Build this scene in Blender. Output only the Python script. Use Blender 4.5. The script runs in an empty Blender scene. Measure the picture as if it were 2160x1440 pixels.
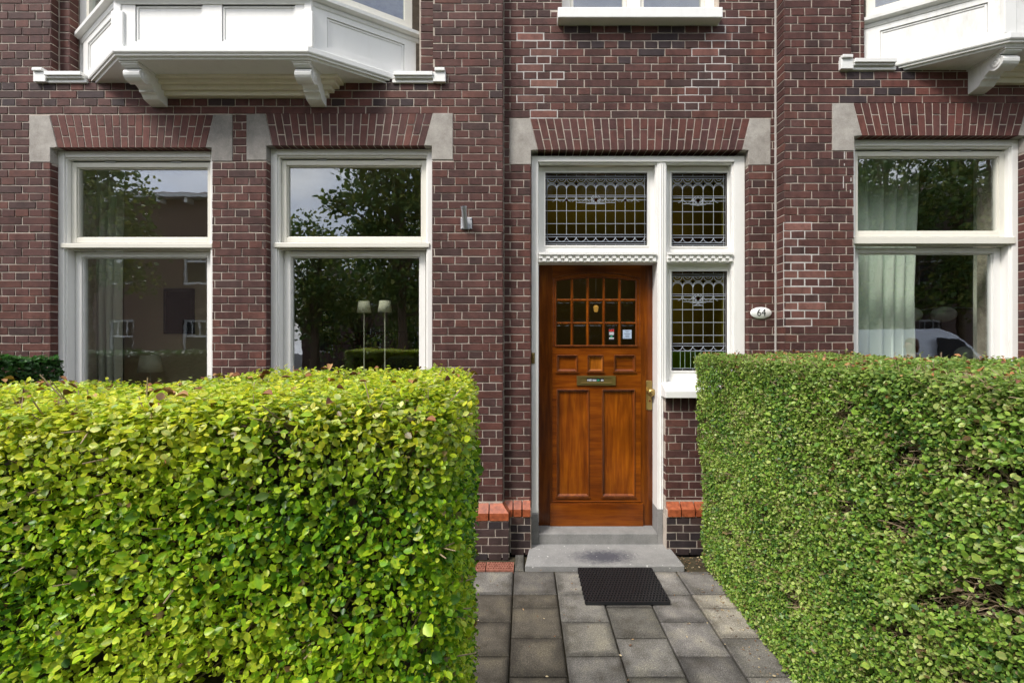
import bpy, math, random
import numpy as np
from mathutils import Vector, Matrix
random.seed(7); RS = np.random.RandomState(11)
S = bpy.context.scene
COL = S.collection
R = math.radians
# ------------------------------------------------------------------ camera, sky, sun, exposure
CX, CZ, F = 1107.0, 1.71, 960.0          # principal column, eye height, focal length in photo pixels
cam_d = bpy.data.cameras.new('camera'); cam = bpy.data.objects.new('camera', cam_d); COL.objects.link(cam)
cam.location = (0, 0, CZ); cam.rotation_euler = (R(90), 0, 0)
cam_d.sensor_width = 36; cam_d.lens = 16.0; cam_d.shift_x = -27 / 2160
cam_d.clip_start = 0.02; cam_d.clip_end = 500
S.camera = cam
SUN_EL, SUN_AZ = R(50), R(-46)           # sun behind the camera, to its left
w = bpy.data.worlds.new('World'); S.world = w; w.use_nodes = True
nt = w.node_tree; nt.nodes.clear()
wo = nt.nodes.new('ShaderNodeOutputWorld'); bg = nt.nodes.new('ShaderNodeBackground'); bg.inputs[1].default_value = 0.115
sky = nt.nodes.new('ShaderNodeTexSky'); sky.sky_type = 'NISHITA'; sky.sun_disc = False
sky.sun_elevation = SUN_EL; sky.sun_rotation = R(180) + SUN_AZ * -1
sky.air_density = 1.0; sky.dust_density = 2.5
tc = nt.nodes.new('ShaderNodeTexCoord'); mpn = nt.nodes.new('ShaderNodeMapping'); mpn.inputs['Scale'].default_value = (1.3, 1.3, 3.2)
nz = nt.nodes.new('ShaderNodeTexNoise'); nz.inputs['Scale'].default_value = 2.2; nz.inputs['Detail'].default_value = 7; nz.inputs['Roughness'].default_value = .55
rp = nt.nodes.new('ShaderNodeValToRGB'); rp.color_ramp.elements[0].position = .30; rp.color_ramp.elements[1].position = .62
cr = nt.nodes.new('ShaderNodeValToRGB'); cr.color_ramp.elements[0].position = .35; cr.color_ramp.elements[1].position = .7
cr.color_ramp.elements[0].color = (4.2, 4.3, 4.8, 1); cr.color_ramp.elements[1].color = (8.6, 8.5, 8.4, 1)
nz2 = nt.nodes.new('ShaderNodeTexNoise'); nz2.inputs['Scale'].default_value = 4.5; nz2.inputs['Detail'].default_value = 6
mx = nt.nodes.new('ShaderNodeMix'); mx.data_type = 'RGBA'
L = nt.links.new
L(tc.outputs['Generated'], mpn.inputs[0]); L(mpn.outputs[0], nz.inputs[0]); L(mpn.outputs[0], nz2.inputs[0])
L(nz.outputs[0], rp.inputs[0]); L(nz2.outputs[0], cr.inputs[0]); L(rp.outputs[0], mx.inputs[0])
L(sky.outputs[0], mx.inputs[6]); L(cr.outputs[0], mx.inputs[7]); L(mx.outputs[2], bg.inputs[0]); L(bg.outputs[0], wo.inputs[0])
sd = bpy.data.lights.new('sun', 'SUN'); sd.energy = 1.5; sd.angle = R(14); sd.color = (1, .96, .9)
sun = bpy.data.objects.new('sun', sd); COL.objects.link(sun)
sdir = Vector((math.sin(SUN_AZ) * math.cos(SUN_EL), -math.cos(SUN_AZ) * math.cos(SUN_EL), math.sin(SUN_EL)))   # towards the sun
sun.rotation_euler = sdir.to_track_quat('Z', 'Y').to_euler(); sun.location = sdir * 40
S.view_settings.view_transform = 'Standard'; S.view_settings.look = 'None'; S.view_settings.gamma = 1
S.view_settings.exposure = 1.36
S.cycles.max_bounces = 8; S.cycles.transparent_max_bounces = 16; S.cycles.use_denoising = True
S.cycles.caustics_reflective = False; S.cycles.caustics_refractive = False

def X(px, Y): return (px - CX) / F * Y
def Z(py, Y): return CZ - (py - 720) / F * Y

# ------------------------------------------------------------------ materials
def mat(name, col=(.5, .5, .5), rough=.5, metal=0, spec=.5, coat=0):
    m = bpy.data.materials.new(name); m.use_nodes = True
    b = m.node_tree.nodes['Principled BSDF']
    b.inputs['Base Color'].default_value = (*col, 1); b.inputs['Roughness'].default_value = rough
    b.inputs['Metallic'].default_value = metal; b.inputs['Specular IOR Level'].default_value = spec
    b.inputs['Coat Weight'].default_value = coat; b.inputs['Coat Roughness'].default_value = .12
    return m
def nd(m, t, **kw):
    n = m.node_tree.nodes.new(t)
    for k, v in kw.items():
        if k in n.inputs: n.inputs[k].default_value = v
        else: setattr(n, k, v)
    return n
def lk(m, a, b): m.node_tree.links.new(a, b)
def ramp(m, src, stops):
    r = nd(m, 'ShaderNodeValToRGB'); e = r.color_ramp.elements
    while len(e) < len(stops): e.new(.5)
    for i, (p, c) in enumerate(stops): e[i].position = p; e[i].color = (*c, 1) if len(c) == 3 else c
    lk(m, src, r.inputs[0]); return r.outputs[0]
def objco(m, scale=(1, 1, 1)):
    t = nd(m, 'ShaderNodeTexCoord'); p = nd(m, 'ShaderNodeMapping'); p.inputs['Scale'].default_value = scale
    lk(m, t.outputs['Object'], p.inputs[0]); return p.outputs[0]
def noise(m, co, scale, detail=6, rough=.55, dist=0):
    n = nd(m, 'ShaderNodeTexNoise', Scale=scale, Detail=detail, Roughness=rough, Distortion=dist); lk(m, co, n.inputs['Vector']); return n.outputs[0]
def mixc(m, f, a, b, mode='MIX'):
    n = nd(m, 'ShaderNodeMix'); n.data_type = 'RGBA'; n.blend_type = mode
    for s, i in ((f, 0), (a, 6), (b, 7)):
        if isinstance(s, (int, float)): n.inputs[i].default_value = s
        elif isinstance(s, tuple): n.inputs[i].default_value = (*s, 1)
        else: lk(m, s, n.inputs[i])
    return n.outputs[2]
def bump(m, h, strength, dist=.01):
    b = nd(m, 'ShaderNodeBump', Strength=strength, Distance=dist); lk(m, h, b.inputs['Height'])
    lk(m, b.outputs[0], m.node_tree.nodes['Principled BSDF'].inputs['Normal'])
def base(m): return m.node_tree.nodes['Principled BSDF'].inputs['Base Color']
def attr(m, n='col'):
    a = nd(m, 'ShaderNodeAttribute'); a.attribute_name = n; return a.outputs['Color']

M = {}
def brick_mat():
    m = mat('brick', rough=.68, spec=.22); co = objco(m)
    n1 = noise(m, co, 16, 8, .65); n2 = noise(m, co, 90, 5, .6); n3 = noise(m, co, 2.2, 4)
    v = ramp(m, n1, [(.25, (.62, .62, .62)), (.5, (1, 1, 1)), (.8, (1.35, 1.28, 1.25))])
    c = mixc(m, 1.0, attr(m), v, 'MULTIPLY')
    fl = ramp(m, n2, [(.66, (0, 0, 0)), (.8, (1, 1, 1))])
    c = mixc(m, .0, c, c); 
    mm = nd(m, 'ShaderNodeMath', operation='MULTIPLY'); lk(m, fl, mm.inputs[0]); mm.inputs[1].default_value = .14
    c = mixc(m, mm.outputs[0], c, (.36, .29, .26))
    bl = ramp(m, n3, [(.5, (0, 0, 0)), (.75, (1, 1, 1))])
    m2 = nd(m, 'ShaderNodeMath', operation='MULTIPLY'); lk(m, bl, m2.inputs[0]); m2.inputs[1].default_value = .10
    c = mixc(m, m2.outputs[0], c, (.20, .15, .14)); lk(m, c, base(m))
    st = noise(m, objco(m, (5, 5, .55)), 1.6, 7, .62); sv = ramp(m, st, [(.3, (.66, .64, .64)), (.52, (1, 1, 1)), (.75, (1.16, 1.14, 1.13))])   # rain streaks and soot
    lk(m, mixc(m, .85, base(m).links[0].from_socket, sv, 'MULTIPLY'), base(m))
    ad = nd(m, 'ShaderNodeMath', operation='ADD'); lk(m, n1, ad.inputs[0]); lk(m, n2, ad.inputs[1]); bump(m, ad.outputs[0], .5, .005)
    return m
M['brick'] = brick_mat()
def mortar_mat(name, c1, c2):
    m = mat(name, rough=.9, spec=.2); co = objco(m); n = noise(m, co, 12, 7, .65); g = noise(m, co, 260, 3)
    lk(m, ramp(m, n, [(.3, c1), (.7, c2)]), base(m)); bump(m, g, .5, .003); return m
M['mortar'] = mortar_mat('mortar', (.34, .295, .25), (.59, .52, .45))
M['repoint'] = mortar_mat('pale_mortar', (.42, .40, .375), (.60, .575, .55))
def stone_mat(name, c1, c2, sc=8):
    m = mat(name, rough=.8, spec=.3); co = objco(m); n = noise(m, co, sc, 9, .7); g = noise(m, co, 120, 4, .7)
    c = ramp(m, n, [(.3, c1), (.7, c2)]); s = ramp(m, g, [(.3, (.75, .75, .75)), (.6, (1, 1, 1)), (.78, (1.25, 1.25, 1.25))])
    lk(m, mixc(m, .8, c, s, 'MULTIPLY'), base(m)); bump(m, g, .35, .004); return m
M['stone'] = stone_mat('limestone', (.27, .245, .22), (.47, .44, .40), 9)
M['stoneg'] = stone_mat('weathered_limestone', (.17, .16, .15), (.33, .31, .285), 10)
M['bluestone'] = stone_mat('bluestone', (.19, .19, .185), (.31, .305, .295), 5)
def slab_mat():
    m = stone_mat('worn_bluestone', (.22, .22, .215), (.33, .325, .315), 5)
    co = objco(m); gd = nd(m, 'ShaderNodeTexGradient', gradient_type='SPHERICAL'); mp = nd(m, 'ShaderNodeMapping')
    mp.inputs['Location'].default_value = (-.62 / .36, -3.56 / .17, 0); mp.inputs['Scale'].default_value = (1 / .36, 1 / .17, .01); lk(m, co, mp.inputs[0]); lk(m, mp.outputs[0], gd.inputs[0])
    n = noise(m, co, 30, 9, .85, .6); m3 = nd(m, 'ShaderNodeMath', operation='MULTIPLY'); lk(m, n, m3.inputs[0]); m3.inputs[1].default_value = 1.7; mu = nd(m, 'ShaderNodeMath', operation='ADD'); lk(m, gd.outputs[0], mu.inputs[0]); lk(m, m3.outputs[0], mu.inputs[1])
    mh = nd(m, 'ShaderNodeMath', operation='MULTIPLY'); lk(m, mu.outputs[0], mh.inputs[0]); mh.inputs[1].default_value = .55; f = ramp(m, mh.outputs[0], [(.56, (0, 0, 0)), (.86, (1, 1, 1))])
    old = base(m).links[0].from_socket; c = mixc(m, f, old, (.075, .075, .090)); sp = noise(m, co, 42, 2, .4); k = ramp(m, sp, [(.735, (0, 0, 0)), (.75, (1, 1, 1))]); lk(m, mixc(m, k, c, (.62, .61, .58)), base(m)); return m
M['slab'] = slab_mat()
def paint_mat(name, c, dirt=.085, rough=.38):
    m = mat(name, c, rough); co = objco(m, (3, 3, 1)); n = noise(m, co, 5, 8, .7); g = noise(m, objco(m), 70, 4)
    f = ramp(m, n, [(.5, (0, 0, 0)), (.85, (dirt * 3, dirt * 3, dirt * 3))])
    c2 = mixc(m, f, c, (c[0] * .62, c[1] * .60, c[2] * .55)); sp = ramp(m, g, [(.72, (0, 0, 0)), (.8, (dirt * 2, dirt * 2, dirt * 2))])
    lk(m, mixc(m, sp, c2, (.35, .32, .27)), base(m)); bump(m, noise(m, objco(m, (4, 4, 1)), 14, 3), .03, .002); return m
M['paint'] = paint_mat('white_paint', (.84, .83, .80))
M['bay'] = paint_mat('bay_white_paint', (.82, .82, .80), .08)
M['bayold'] = paint_mat('weathered_white_paint', (.74, .74, .72), .26)
M['cream'] = paint_mat('cream_sash_paint', (.74, .72, .64), .06)
M['soffit'] = paint_mat('soffit_cream_paint', (.86, .80, .66), .12)
def wood_mat(name, c1, c2, c3, axis='z'):
    m = mat(name, rough=.28, coat=.3, spec=.22); sc = (14, 14, 1.1) if axis == 'z' else (1.1, 14, 14)
    co = objco(m, sc); n = noise(m, co, 2.2, 8, .58, .5); n2 = noise(m, objco(m, (60, 60, 3) if axis == 'z' else (3, 60, 60)), 3, 4, .6); n3 = noise(m, objco(m), 3.0, 3)
    c = ramp(m, n, [(.28, c1), (.5, c2), (.75, c3)])
    d = ramp(m, n2, [(.3, (.80, .77, .75)), (.6, (1, 1, 1))]); c = mixc(m, .7, c, d, 'MULTIPLY')
    v = ramp(m, n3, [(.3, (.60, .55, .5)), (.7, (1.25, 1.22, 1.15))]); lk(m, mixc(m, .8, c, v, 'MULTIPLY'), base(m)); bump(m, n2, .08, .002); return m
M['wood'] = wood_mat('varnished_wood', (.110, .024, .002), (.225, .056, .003), (.36, .108, .005))
M['wooddk'] = wood_mat('dark_varnished_stile', (.065, .014, .0015), (.135, .033, .0025), (.235, .066, .004))
M['woodh'] = wood_mat('varnished_wood_rail', (.105, .022, .002), (.200, .048, .003), (.30, .085, .0045), 'x')
M['woodl'] = wood_mat('pale_varnished_wood', (.20, .058, .005), (.32, .10, .008), (.40, .135, .012))
M['woodd'] = wood_mat('dark_door_moulding', (.085, .022, .005), (.15, .042, .008), (.21, .06, .010))
M['brass'] = mat('brass', (.42, .30, .11), .34, .9); M['dark'] = mat('dark_gap', (.012, .011, .010), .7)
M['lead'] = mat('lead_came', (.36, .39, .44), .45, .25); M['steel'] = mat('galvanised_steel', (.48, .49, .52), .5, .45)
M['rubber'] = mat('black_rubber', (.013, .014, .016), .42); M['enamel'] = mat('white_enamel', (.82, .82, .80), .15, coat=.5)
M['black'] = mat('black_lettering', (.015, .015, .017), .4); M['red'] = mat('red_lettering', (.6, .03, .03), .5); M['green'] = mat('green_lettering', (.03, .42, .22), .5)
M['paper'] = mat('white_print', (.72, .74, .78), .5); M['blue'] = mat('pale_blue_paper', (.42, .52, .68), .5)
def glass_mat(name, tint=(1, 1, 1), ior=1.62, wav=0, rough=0.0):
    m = bpy.data.materials.new(name); m.use_nodes = True; t = m.node_tree; t.nodes.clear()
    o = nd(m, 'ShaderNodeOutputMaterial'); a = nd(m, 'ShaderNodeBsdfTransparent'); a.inputs[0].default_value = (*tint, 1)
    g = nd(m, 'ShaderNodeBsdfGlossy'); g.inputs['Roughness'].default_value = rough; g.inputs['Color'].default_value = (.93, .97, 1.06, 1)
    f = nd(m, 'ShaderNodeFresnel', IOR=ior); x = nd(m, 'ShaderNodeMixShader')
    ge = nd(m, 'ShaderNodeNewGeometry'); io = nd(m, 'ShaderNodeMix'); io.inputs[2].default_value = ior; io.inputs[3].default_value = 1 / ior
    lk(m, ge.outputs['Backfacing'], io.inputs[0]); lk(m, io.outputs[0], f.inputs['IOR'])
    lk(m, f.outputs[0], x.inputs[0]); lk(m, a.outputs[0], x.inputs[1]); lk(m, g.outputs[0], x.inputs[2]); lk(m, x.outputs[0], o.inputs[0])
    if wav:
        n = noise(m, objco(m), 6, 2); b = nd(m, 'ShaderNodeBump', Strength=wav, Distance=.02); lk(m, n, b.inputs['Height']); lk(m, b.outputs[0], g.inputs['Normal'])
    return m
M['glass'] = glass_mat('window_glass', (.95, .97, .94), 2.05, .010)
M['doorglass'] = glass_mat('bevelled_glass', (.27, .27, .25), 1.45, .05)
M['olive'] = glass_mat('cathedral_glass', (.60, .60, .30), 1.45, .10, .05)
M['amber'] = glass_mat('amber_glass', (.30, .22, .11), 1.45, .2, .1); M['blueg'] = glass_mat('blue_glass', (.10, .16, .55), 1.45, .2, .1)
M['redg'] = glass_mat('ruby_glass', (.28, .06, .04), 1.45, .2, .1); M['greeng'] = glass_mat('green_glass', (.45, .75, .08), 1.45, .2, .1)
def flat(name, c1, c2, sc, rough=.9, bs=.4, det=8):
    m = mat(name, rough=rough, spec=.25); co = objco(m); n = noise(m, co, sc, det, .65); g = noise(m, co, sc * 14, 4)
    lk(m, ramp(m, n, [(.3, c1), (.7, c2)]), base(m)); bump(m, g, bs, .006); return m
M['soil'] = flat('garden_soil', (.030, .027, .016), (.075, .062, .036), 14)
M['asphalt'] = flat('asphalt', (.04, .04, .042), (.065, .064, .062), 6)
M['plaster'] = flat('room_plaster', (.38, .31, .22), (.44, .37, .27), 2, bs=.05)
M['warm'] = flat('warm_room_wall', (.66, .54, .38), (.74, .61, .44), 2, bs=.05)
M['ochre'] = flat('hall_ochre_plaster', (.46, .40, .20), (.54, .46, .24), 2, bs=.05)
M['boards'] = flat('room_floorboards', (.10, .055, .025), (.16, .09, .045), 4, .5, .1)
M['curtain'] = mat('white_curtain', (.88, .88, .80), .9); M['curtaing'] = mat('pale_green_curtain', (.80, .88, .81), .9)
M['shade'] = mat('cream_lamp_shade', (.86, .83, .68), .8); M['rod'] = mat('pale_lamp_rod', (.80, .78, .64), .4)
M['picture'] = flat('dark_canvas', (.012, .012, .014), (.03, .028, .03), 5, .6); M['chair'] = mat('dark_leather', (.02, .02, .022), .45)
def tile_mat():
    m = mat('concrete_paver', rough=.88, spec=.25); co = objco(m); n = noise(m, co, 5.5, 8, .65); g = noise(m, co, 170, 3, .7); b = noise(m, co, 60, 5)
    v = ramp(m, n, [(.34, (.62, .60, .55)), (.5, (1, 1, 1)), (.66, (1.4, 1.38, 1.24))]); c = mixc(m, 1.0, attr(m), v, 'MULTIPLY')
    s = ramp(m, g, [(.35, (.45, .45, .45)), (.55, (1, 1, 1)), (.72, (2.0, 2.0, 1.95))]); c = mixc(m, .9, c, s, 'MULTIPLY'); lk(m, c, base(m))
    ad = nd(m, 'ShaderNodeMath', operation='ADD'); lk(m, g, ad.inputs[0]); lk(m, b, ad.inputs[1]); bump(m, ad.outputs[0], .55, .004); return m
M['tile'] = tile_mat()
def leaf_mat(name, tr=.35, rough=.38):
    m = mat(name, rough=rough, spec=.45); b = m.node_tree.nodes['Principled BSDF']; a = attr(m); n = noise(m, objco(m), 55, 2)
    v = ramp(m, n, [(.3, (.8, .82, .8)), (.7, (1.18, 1.15, 1.1))]); c = mixc(m, 1.0, a, v, 'MULTIPLY'); lk(m, c, base(m))
    t = nd(m, 'ShaderNodeBsdfTranslucent'); lk(m, c, t.inputs[0]); x = nd(m, 'ShaderNodeMixShader'); x.inputs[0].default_value = tr
    o = m.node_tree.nodes['Material Output']; lk(m, b.outputs[0], x.inputs[1]); lk(m, t.outputs[0], x.inputs[2]); lk(m, x.outputs[0], o.inputs[0]); return m
M['leaf'] = leaf_mat('hedge_leaf', .42); M['treeleaf'] = leaf_mat('tree_leaf', .3, .5)
M['bark'] = flat('bark', (.10, .07, .045), (.20, .145, .09), 30); M['twig'] = flat('twig_bark', (.26, .185, .115), (.46, .35, .235), 40)
M['inner'] = flat('dark_core_fill', (.018, .016, .009), (.05, .04, .02), 60)  # dark fill of the hedge core, inner shade put into the colour
M['dry'] = mat('dry_leaf', rough=.7); lk(M['dry'], attr(M['dry']), base(M['dry']))

# ------------------------------------------------------------------ mesh helpers
class MB:
    def __init__(s): s.v = []; s.f = []; s.m = []; s.c = []
    def add(s, vs, fs, mi=0, col=(1, 1, 1)):
        o = len(s.v); s.v += [tuple(p) for p in vs]; s.f += [tuple(i + o for i in f) for f in fs]; s.m += [mi] * len(fs); s.c += [col] * len(vs); return s
    def box(s, x0, x1, y0, y1, z0, z1, mi=0, col=(1, 1, 1)):
        if x0 > x1: x0, x1 = x1, x0
        if y0 > y1: y0, y1 = y1, y0
        if z0 > z1: z0, z1 = z1, z0
        return s.add([(x0, y0, z0), (x1, y0, z0), (x1, y1, z0), (x0, y1, z0), (x0, y0, z1), (x1, y0, z1), (x1, y1, z1), (x0, y1, z1)],
                     [(0, 3, 2, 1), (4, 5, 6, 7), (0, 1, 5, 4), (1, 2, 6, 5), (2, 3, 7, 6), (3, 0, 4, 7)], mi, col)
    def xz(s, pts, y0, y1, mi=0, col=(1, 1, 1)):      # polygon in the facade plane, extruded in depth
        n = len(pts); a = sum(pts[i][0] * pts[(i + 1) % n][1] - pts[(i + 1) % n][0] * pts[i][1] for i in range(n))
        if a < 0: pts = pts[::-1]
        vs = [(x, y0, z) for x, z in pts] + [(x, y1, z) for x, z in pts]
        fs = [tuple(range(n)), tuple(range(2 * n - 1, n - 1, -1))] + [(i, n + i, n + (i + 1) % n, (i + 1) % n) for i in range(n)]
        return s.add(vs, fs, mi, col)
    def tube(s, pts, r, n=6, mi=0, col=(1, 1, 1), r2=None, cap=True):
        pts = [Vector(p) for p in pts]; k = len(pts); vs = []; up = Vector((.13, .31, .94))
        for i, p in enumerate(pts):
            d = (pts[min(i + 1, k - 1)] - pts[max(i - 1, 0)]).normalized(); a = d.cross(up)
            if a.length < .05: a = d.cross(Vector((1, 0, 0)))
            a.normalize(); b = d.cross(a); rr = r if r2 is None else r + (r2 - r) * i / max(1, k - 1)
            for j in range(n): t = 2 * math.pi * j / n; vs.append(p + a * (rr * math.cos(t)) + b * (rr * math.sin(t)))
        fs = [(i * n + j, i * n + (j + 1) % n, (i + 1) * n + (j + 1) % n, (i + 1) * n + j) for i in range(k - 1) for j in range(n)]
        if cap: fs += [tuple(range(n - 1, -1, -1)), tuple(range((k - 1) * n, k * n))]
        return s.add(vs, fs, mi, col)
    def lathe(s, o, prof, ax=(0, 0, 1), n=20, mi=0, col=(1, 1, 1)):   # prof: (radius, height along ax)
        ax = Vector(ax).normalized(); a = ax.orthogonal().normalized(); b = ax.cross(a); o = Vector(o); vs = []
        for r_, h in prof:
            for j in range(n): t = 2 * math.pi * j / n; vs.append(o + ax * h + a * (r_ * math.cos(t)) + b * (r_ * math.sin(t)))
        k = len(prof); fs = [(i * n + j, i * n + (j + 1) % n, (i + 1) * n + (j + 1) % n, (i + 1) * n + j) for i in range(k - 1) for j in range(n)]
        fs += [tuple(range(n - 1, -1, -1)), tuple(range((k - 1) * n, k * n))]
        return s.add(vs, fs, mi, col)
    def ring(s, x0, x1, z0, z1, wd, y0, y1, mi=0):      # rectangular frame of bars, butted
        s.box(x0, x0 + wd, y0, y1, z0, z1, mi); s.box(x1 - wd, x1, y0, y1, z0, z1, mi)
        s.box(x0 + wd, x1 - wd, y0 + .0006, y1 - .0006, z1 - wd, z1 - .0006, mi); return s.box(x0 + wd, x1 - wd, y0 + .0006, y1 - .0006, z0 + .0006, z0 + wd, mi)
    def build(s, name, mats, parent=None, bevel=0, smooth=False, color=False, loc=None):
        me = bpy.data.meshes.new(name); me.from_pydata(s.v, [], s.f)
        for m in (mats if isinstance(mats, (list, tuple)) else [mats]): me.materials.append(m)
        me.polygons.foreach_set('material_index', s.m)
        if color:
            a = me.color_attributes.new('col', 'FLOAT_COLOR', 'POINT'); a.data.foreach_set('color', np.array([(*c, 1) for c in s.c], dtype=np.float32).ravel())
        if smooth: me.polygons.foreach_set('use_smooth', [True] * len(s.f))
        me.update(); o = bpy.data.objects.new(name, me); COL.objects.link(o)
        if loc:
            me.transform(Matrix.Translation(-Vector(loc))); o.location = loc
        if bevel:
            b = o.modifiers.new('edge', 'BEVEL'); b.width = bevel; b.segments = 2; b.limit_method = 'ANGLE'; b.angle_limit = R(40); b.harden_normals = False
        if parent is not None:
            o.parent = parent
            if not loc: o.matrix_parent_inverse = parent_matrix(parent).inverted()
            else: o.matrix_parent_inverse = parent_matrix(parent).inverted()
        return o
def parent_matrix(o):
    m = Matrix.Translation(o.location)
    return m if o.parent is None else m if o.type == 'MESH' and o.location.length == 0 else m
def tag(o, label=None, cat=None, group=None, kind=None):
    for k, v in (('label', label), ('category', cat), ('group', group), ('kind', kind)):
        if v: o[k] = v
    return o
def empty(name, loc, label, cat, group=None):
    o = bpy.data.objects.new(name, None); COL.objects.link(o); o.location = loc; o.empty_display_size = .2; return tag(o, label, cat, group)

def rects_minus(u0, u1, v0, v1, holes):
    """cells of the u/v grid that lie in no hole, with flags for neighbours"""
    us = sorted({u0, u1, *[min(max(h[i], u0), u1) for h in holes for i in (0, 1)]}); vs = sorted({v0, v1, *[min(max(h[i], v0), v1) for h in holes for i in (2, 3)]})
    solid = {}
    for i in range(len(us) - 1):
        for j in range(len(vs) - 1):
            cu, cv = (us[i] + us[i + 1]) / 2, (vs[j] + vs[j + 1]) / 2
            solid[i, j] = not any(h[0] < cu < h[1] and h[2] < cv < h[3] for h in holes)
    return us, vs, solid
def layer(mb, mp, u0, u1, v0, v1, d0, d1, holes=(), mi=0, col=(1, 1, 1), back=False):
    """sheet with rectangular holes; mp(u, v, d) -> xyz; front at d0, sides run to d1"""
    us, vs, so = rects_minus(u0, u1, v0, v1, holes)
    for (i, j), s_ in so.items():
        if not s_: continue
        a, b, c, d = us[i], us[i + 1], vs[j], vs[j + 1]
        q = [(a, c), (b, c), (b, d), (a, d)]
        mb.add([mp(*p, d0) for p in q], [(0, 1, 2, 3)], mi, col)
        if back: mb.add([mp(*p, d1) for p in q], [(3, 2, 1, 0)], mi, col)
        for (di, dj, p, r_) in ((-1, 0, q[3], q[0]), (1, 0, q[1], q[2]), (0, -1, q[0], q[1]), (0, 1, q[2], q[3])):
            if not so.get((i + di, j + dj), False):
                mb.add([mp(*p, d0), mp(*p, d1), mp(*r_, d1), mp(*r_, d0)], [(0, 1, 2, 3)], mi, col)
    return mb
def mxz(Y): return lambda u, v, d: (u, Y + d, v)

# ------------------------------------------------------------------ brickwork
CO, ST = .0633, .2205                    # course height, stretcher pitch
PAL = [(0.092, 0.04, 0.034), (0.083, 0.037, 0.033), (0.102, 0.042, 0.035), (0.075, 0.035, 0.031), (0.111, 0.046, 0.036), (0.089, 0.04, 0.035), (0.063, 0.034, 0.031), (0.095, 0.044, 0.038), (0.079, 0.035, 0.03)]
def brickcol(rng=random, pal=PAL):
    c = rng.choice(pal); k = rng.uniform(.86, 1.14); return tuple(x * k for x in c)
def one_brick(mb, mp, a, b, c, d, col, dep=.014, j=.0028):
    e = random.uniform(-.0012, .0012); i = .0022; r_ = lambda: random.uniform(-j, j) * .6
    o = [(a + r_(), c + r_()), (b + r_(), c + r_()), (b + r_(), d + r_()), (a + r_(), d + r_())]
    n = [(o[0][0] + i, o[0][1] + i), (o[1][0] - i, o[1][1] + i), (o[2][0] - i, o[2][1] - i), (o[3][0] + i, o[3][1] - i)]
    vs = [mp(*p, e) for p in n] + [mp(*p, e + .002) for p in o] + [mp(*p, dep) for p in o]
    mb.add(vs, [(0, 1, 2, 3)] + [(4 + k, 4 + (k + 1) % 4, (k + 1) % 4, k) for k in range(4)] + [(8 + k, 8 + (k + 1) % 4, 4 + (k + 1) % 4, 4 + k) for k in range(4)], 0, col)
def bricks(mb, mp, u0, u1, z0, z1, zorg, excl=(), fu=0.0, colf=None, headers=False, pal=PAL, jt=.0080, flip=0):
    k = math.floor((z0 - zorg) / CO + 1e-6)
    while zorg + k * CO < z1 - .01:
        ca, cb = max(zorg + k * CO, z0) + jt / 2, min(zorg + (k + 1) * CO, z1) - jt / 2
        kk = k + flip
        if kk % 2 == 0 and not headers: per = ST; off = (kk // 2 % 2) * ST / 2
        else: per = ST / 2; off = ST / 4 if not headers else 0
        s0 = fu + off + math.floor((u0 - fu - off) / per) * per
        wb = random.uniform(-.0015, .0015)
        while s0 < u1:
            a, b = max(s0, u0), min(s0 + per, u1); s0 += per
            segs = [(a, b, ca, cb)]
            for (ea, eb, ec, ed) in excl:
                out = []
                for (p, q, r_, t) in segs:
                    if eb <= p or ea >= q or ed <= r_ or ec >= t: out.append((p, q, r_, t)); continue
                    if r_ < ec - .02: out.append((p, q, r_, ec - jt / 2)); rr = ec
                    else: rr = r_
                    if t > ed + .02: out.append((p, q, ed + jt / 2, t)); tt = ed
                    else: tt = t
                    if p < ea - .013: out.append((p, ea, rr, tt))
                    if q > eb + .013: out.append((eb, q, rr, tt))
                segs = out
            for (p, q, r_, t) in segs:
                if q - p < .016 or t - r_ < .012: continue
                cl = colf((p + q) / 2, (r_ + t) / 2, q - p, mb, mp, (p + jt / 2, q - jt / 2, r_, t)) if colf else None
                one_brick(mb, mp, p + jt / 2, q - jt / 2, r_ + wb, t + wb, cl or brickcol(pal=pal))
        k += 1
def ret_bricks(mb, mp, u0, u1, z0, z1, zorg, colf=None, pal=PAL):
    k = math.ceil((z0 - zorg) / CO - .4)
    while zorg + k * CO < z1 - .01:
        ca, cb = max(zorg + k * CO, z0) + .004, min(zorg + (k + 1) * CO, z1) - .004
        if cb - ca > .012: one_brick(mb, mp, u0, u1, ca, cb, (colf(u0, ca, 0, mb, mp, None) if colf else None) or brickcol(pal=pal))
        k += 1
def mret(xw, y0, sgn):                    # return face in the plane X = xw, u runs into the depth
    return lambda u, v, d: (xw - sgn * d, y0 + u, v)
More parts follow.
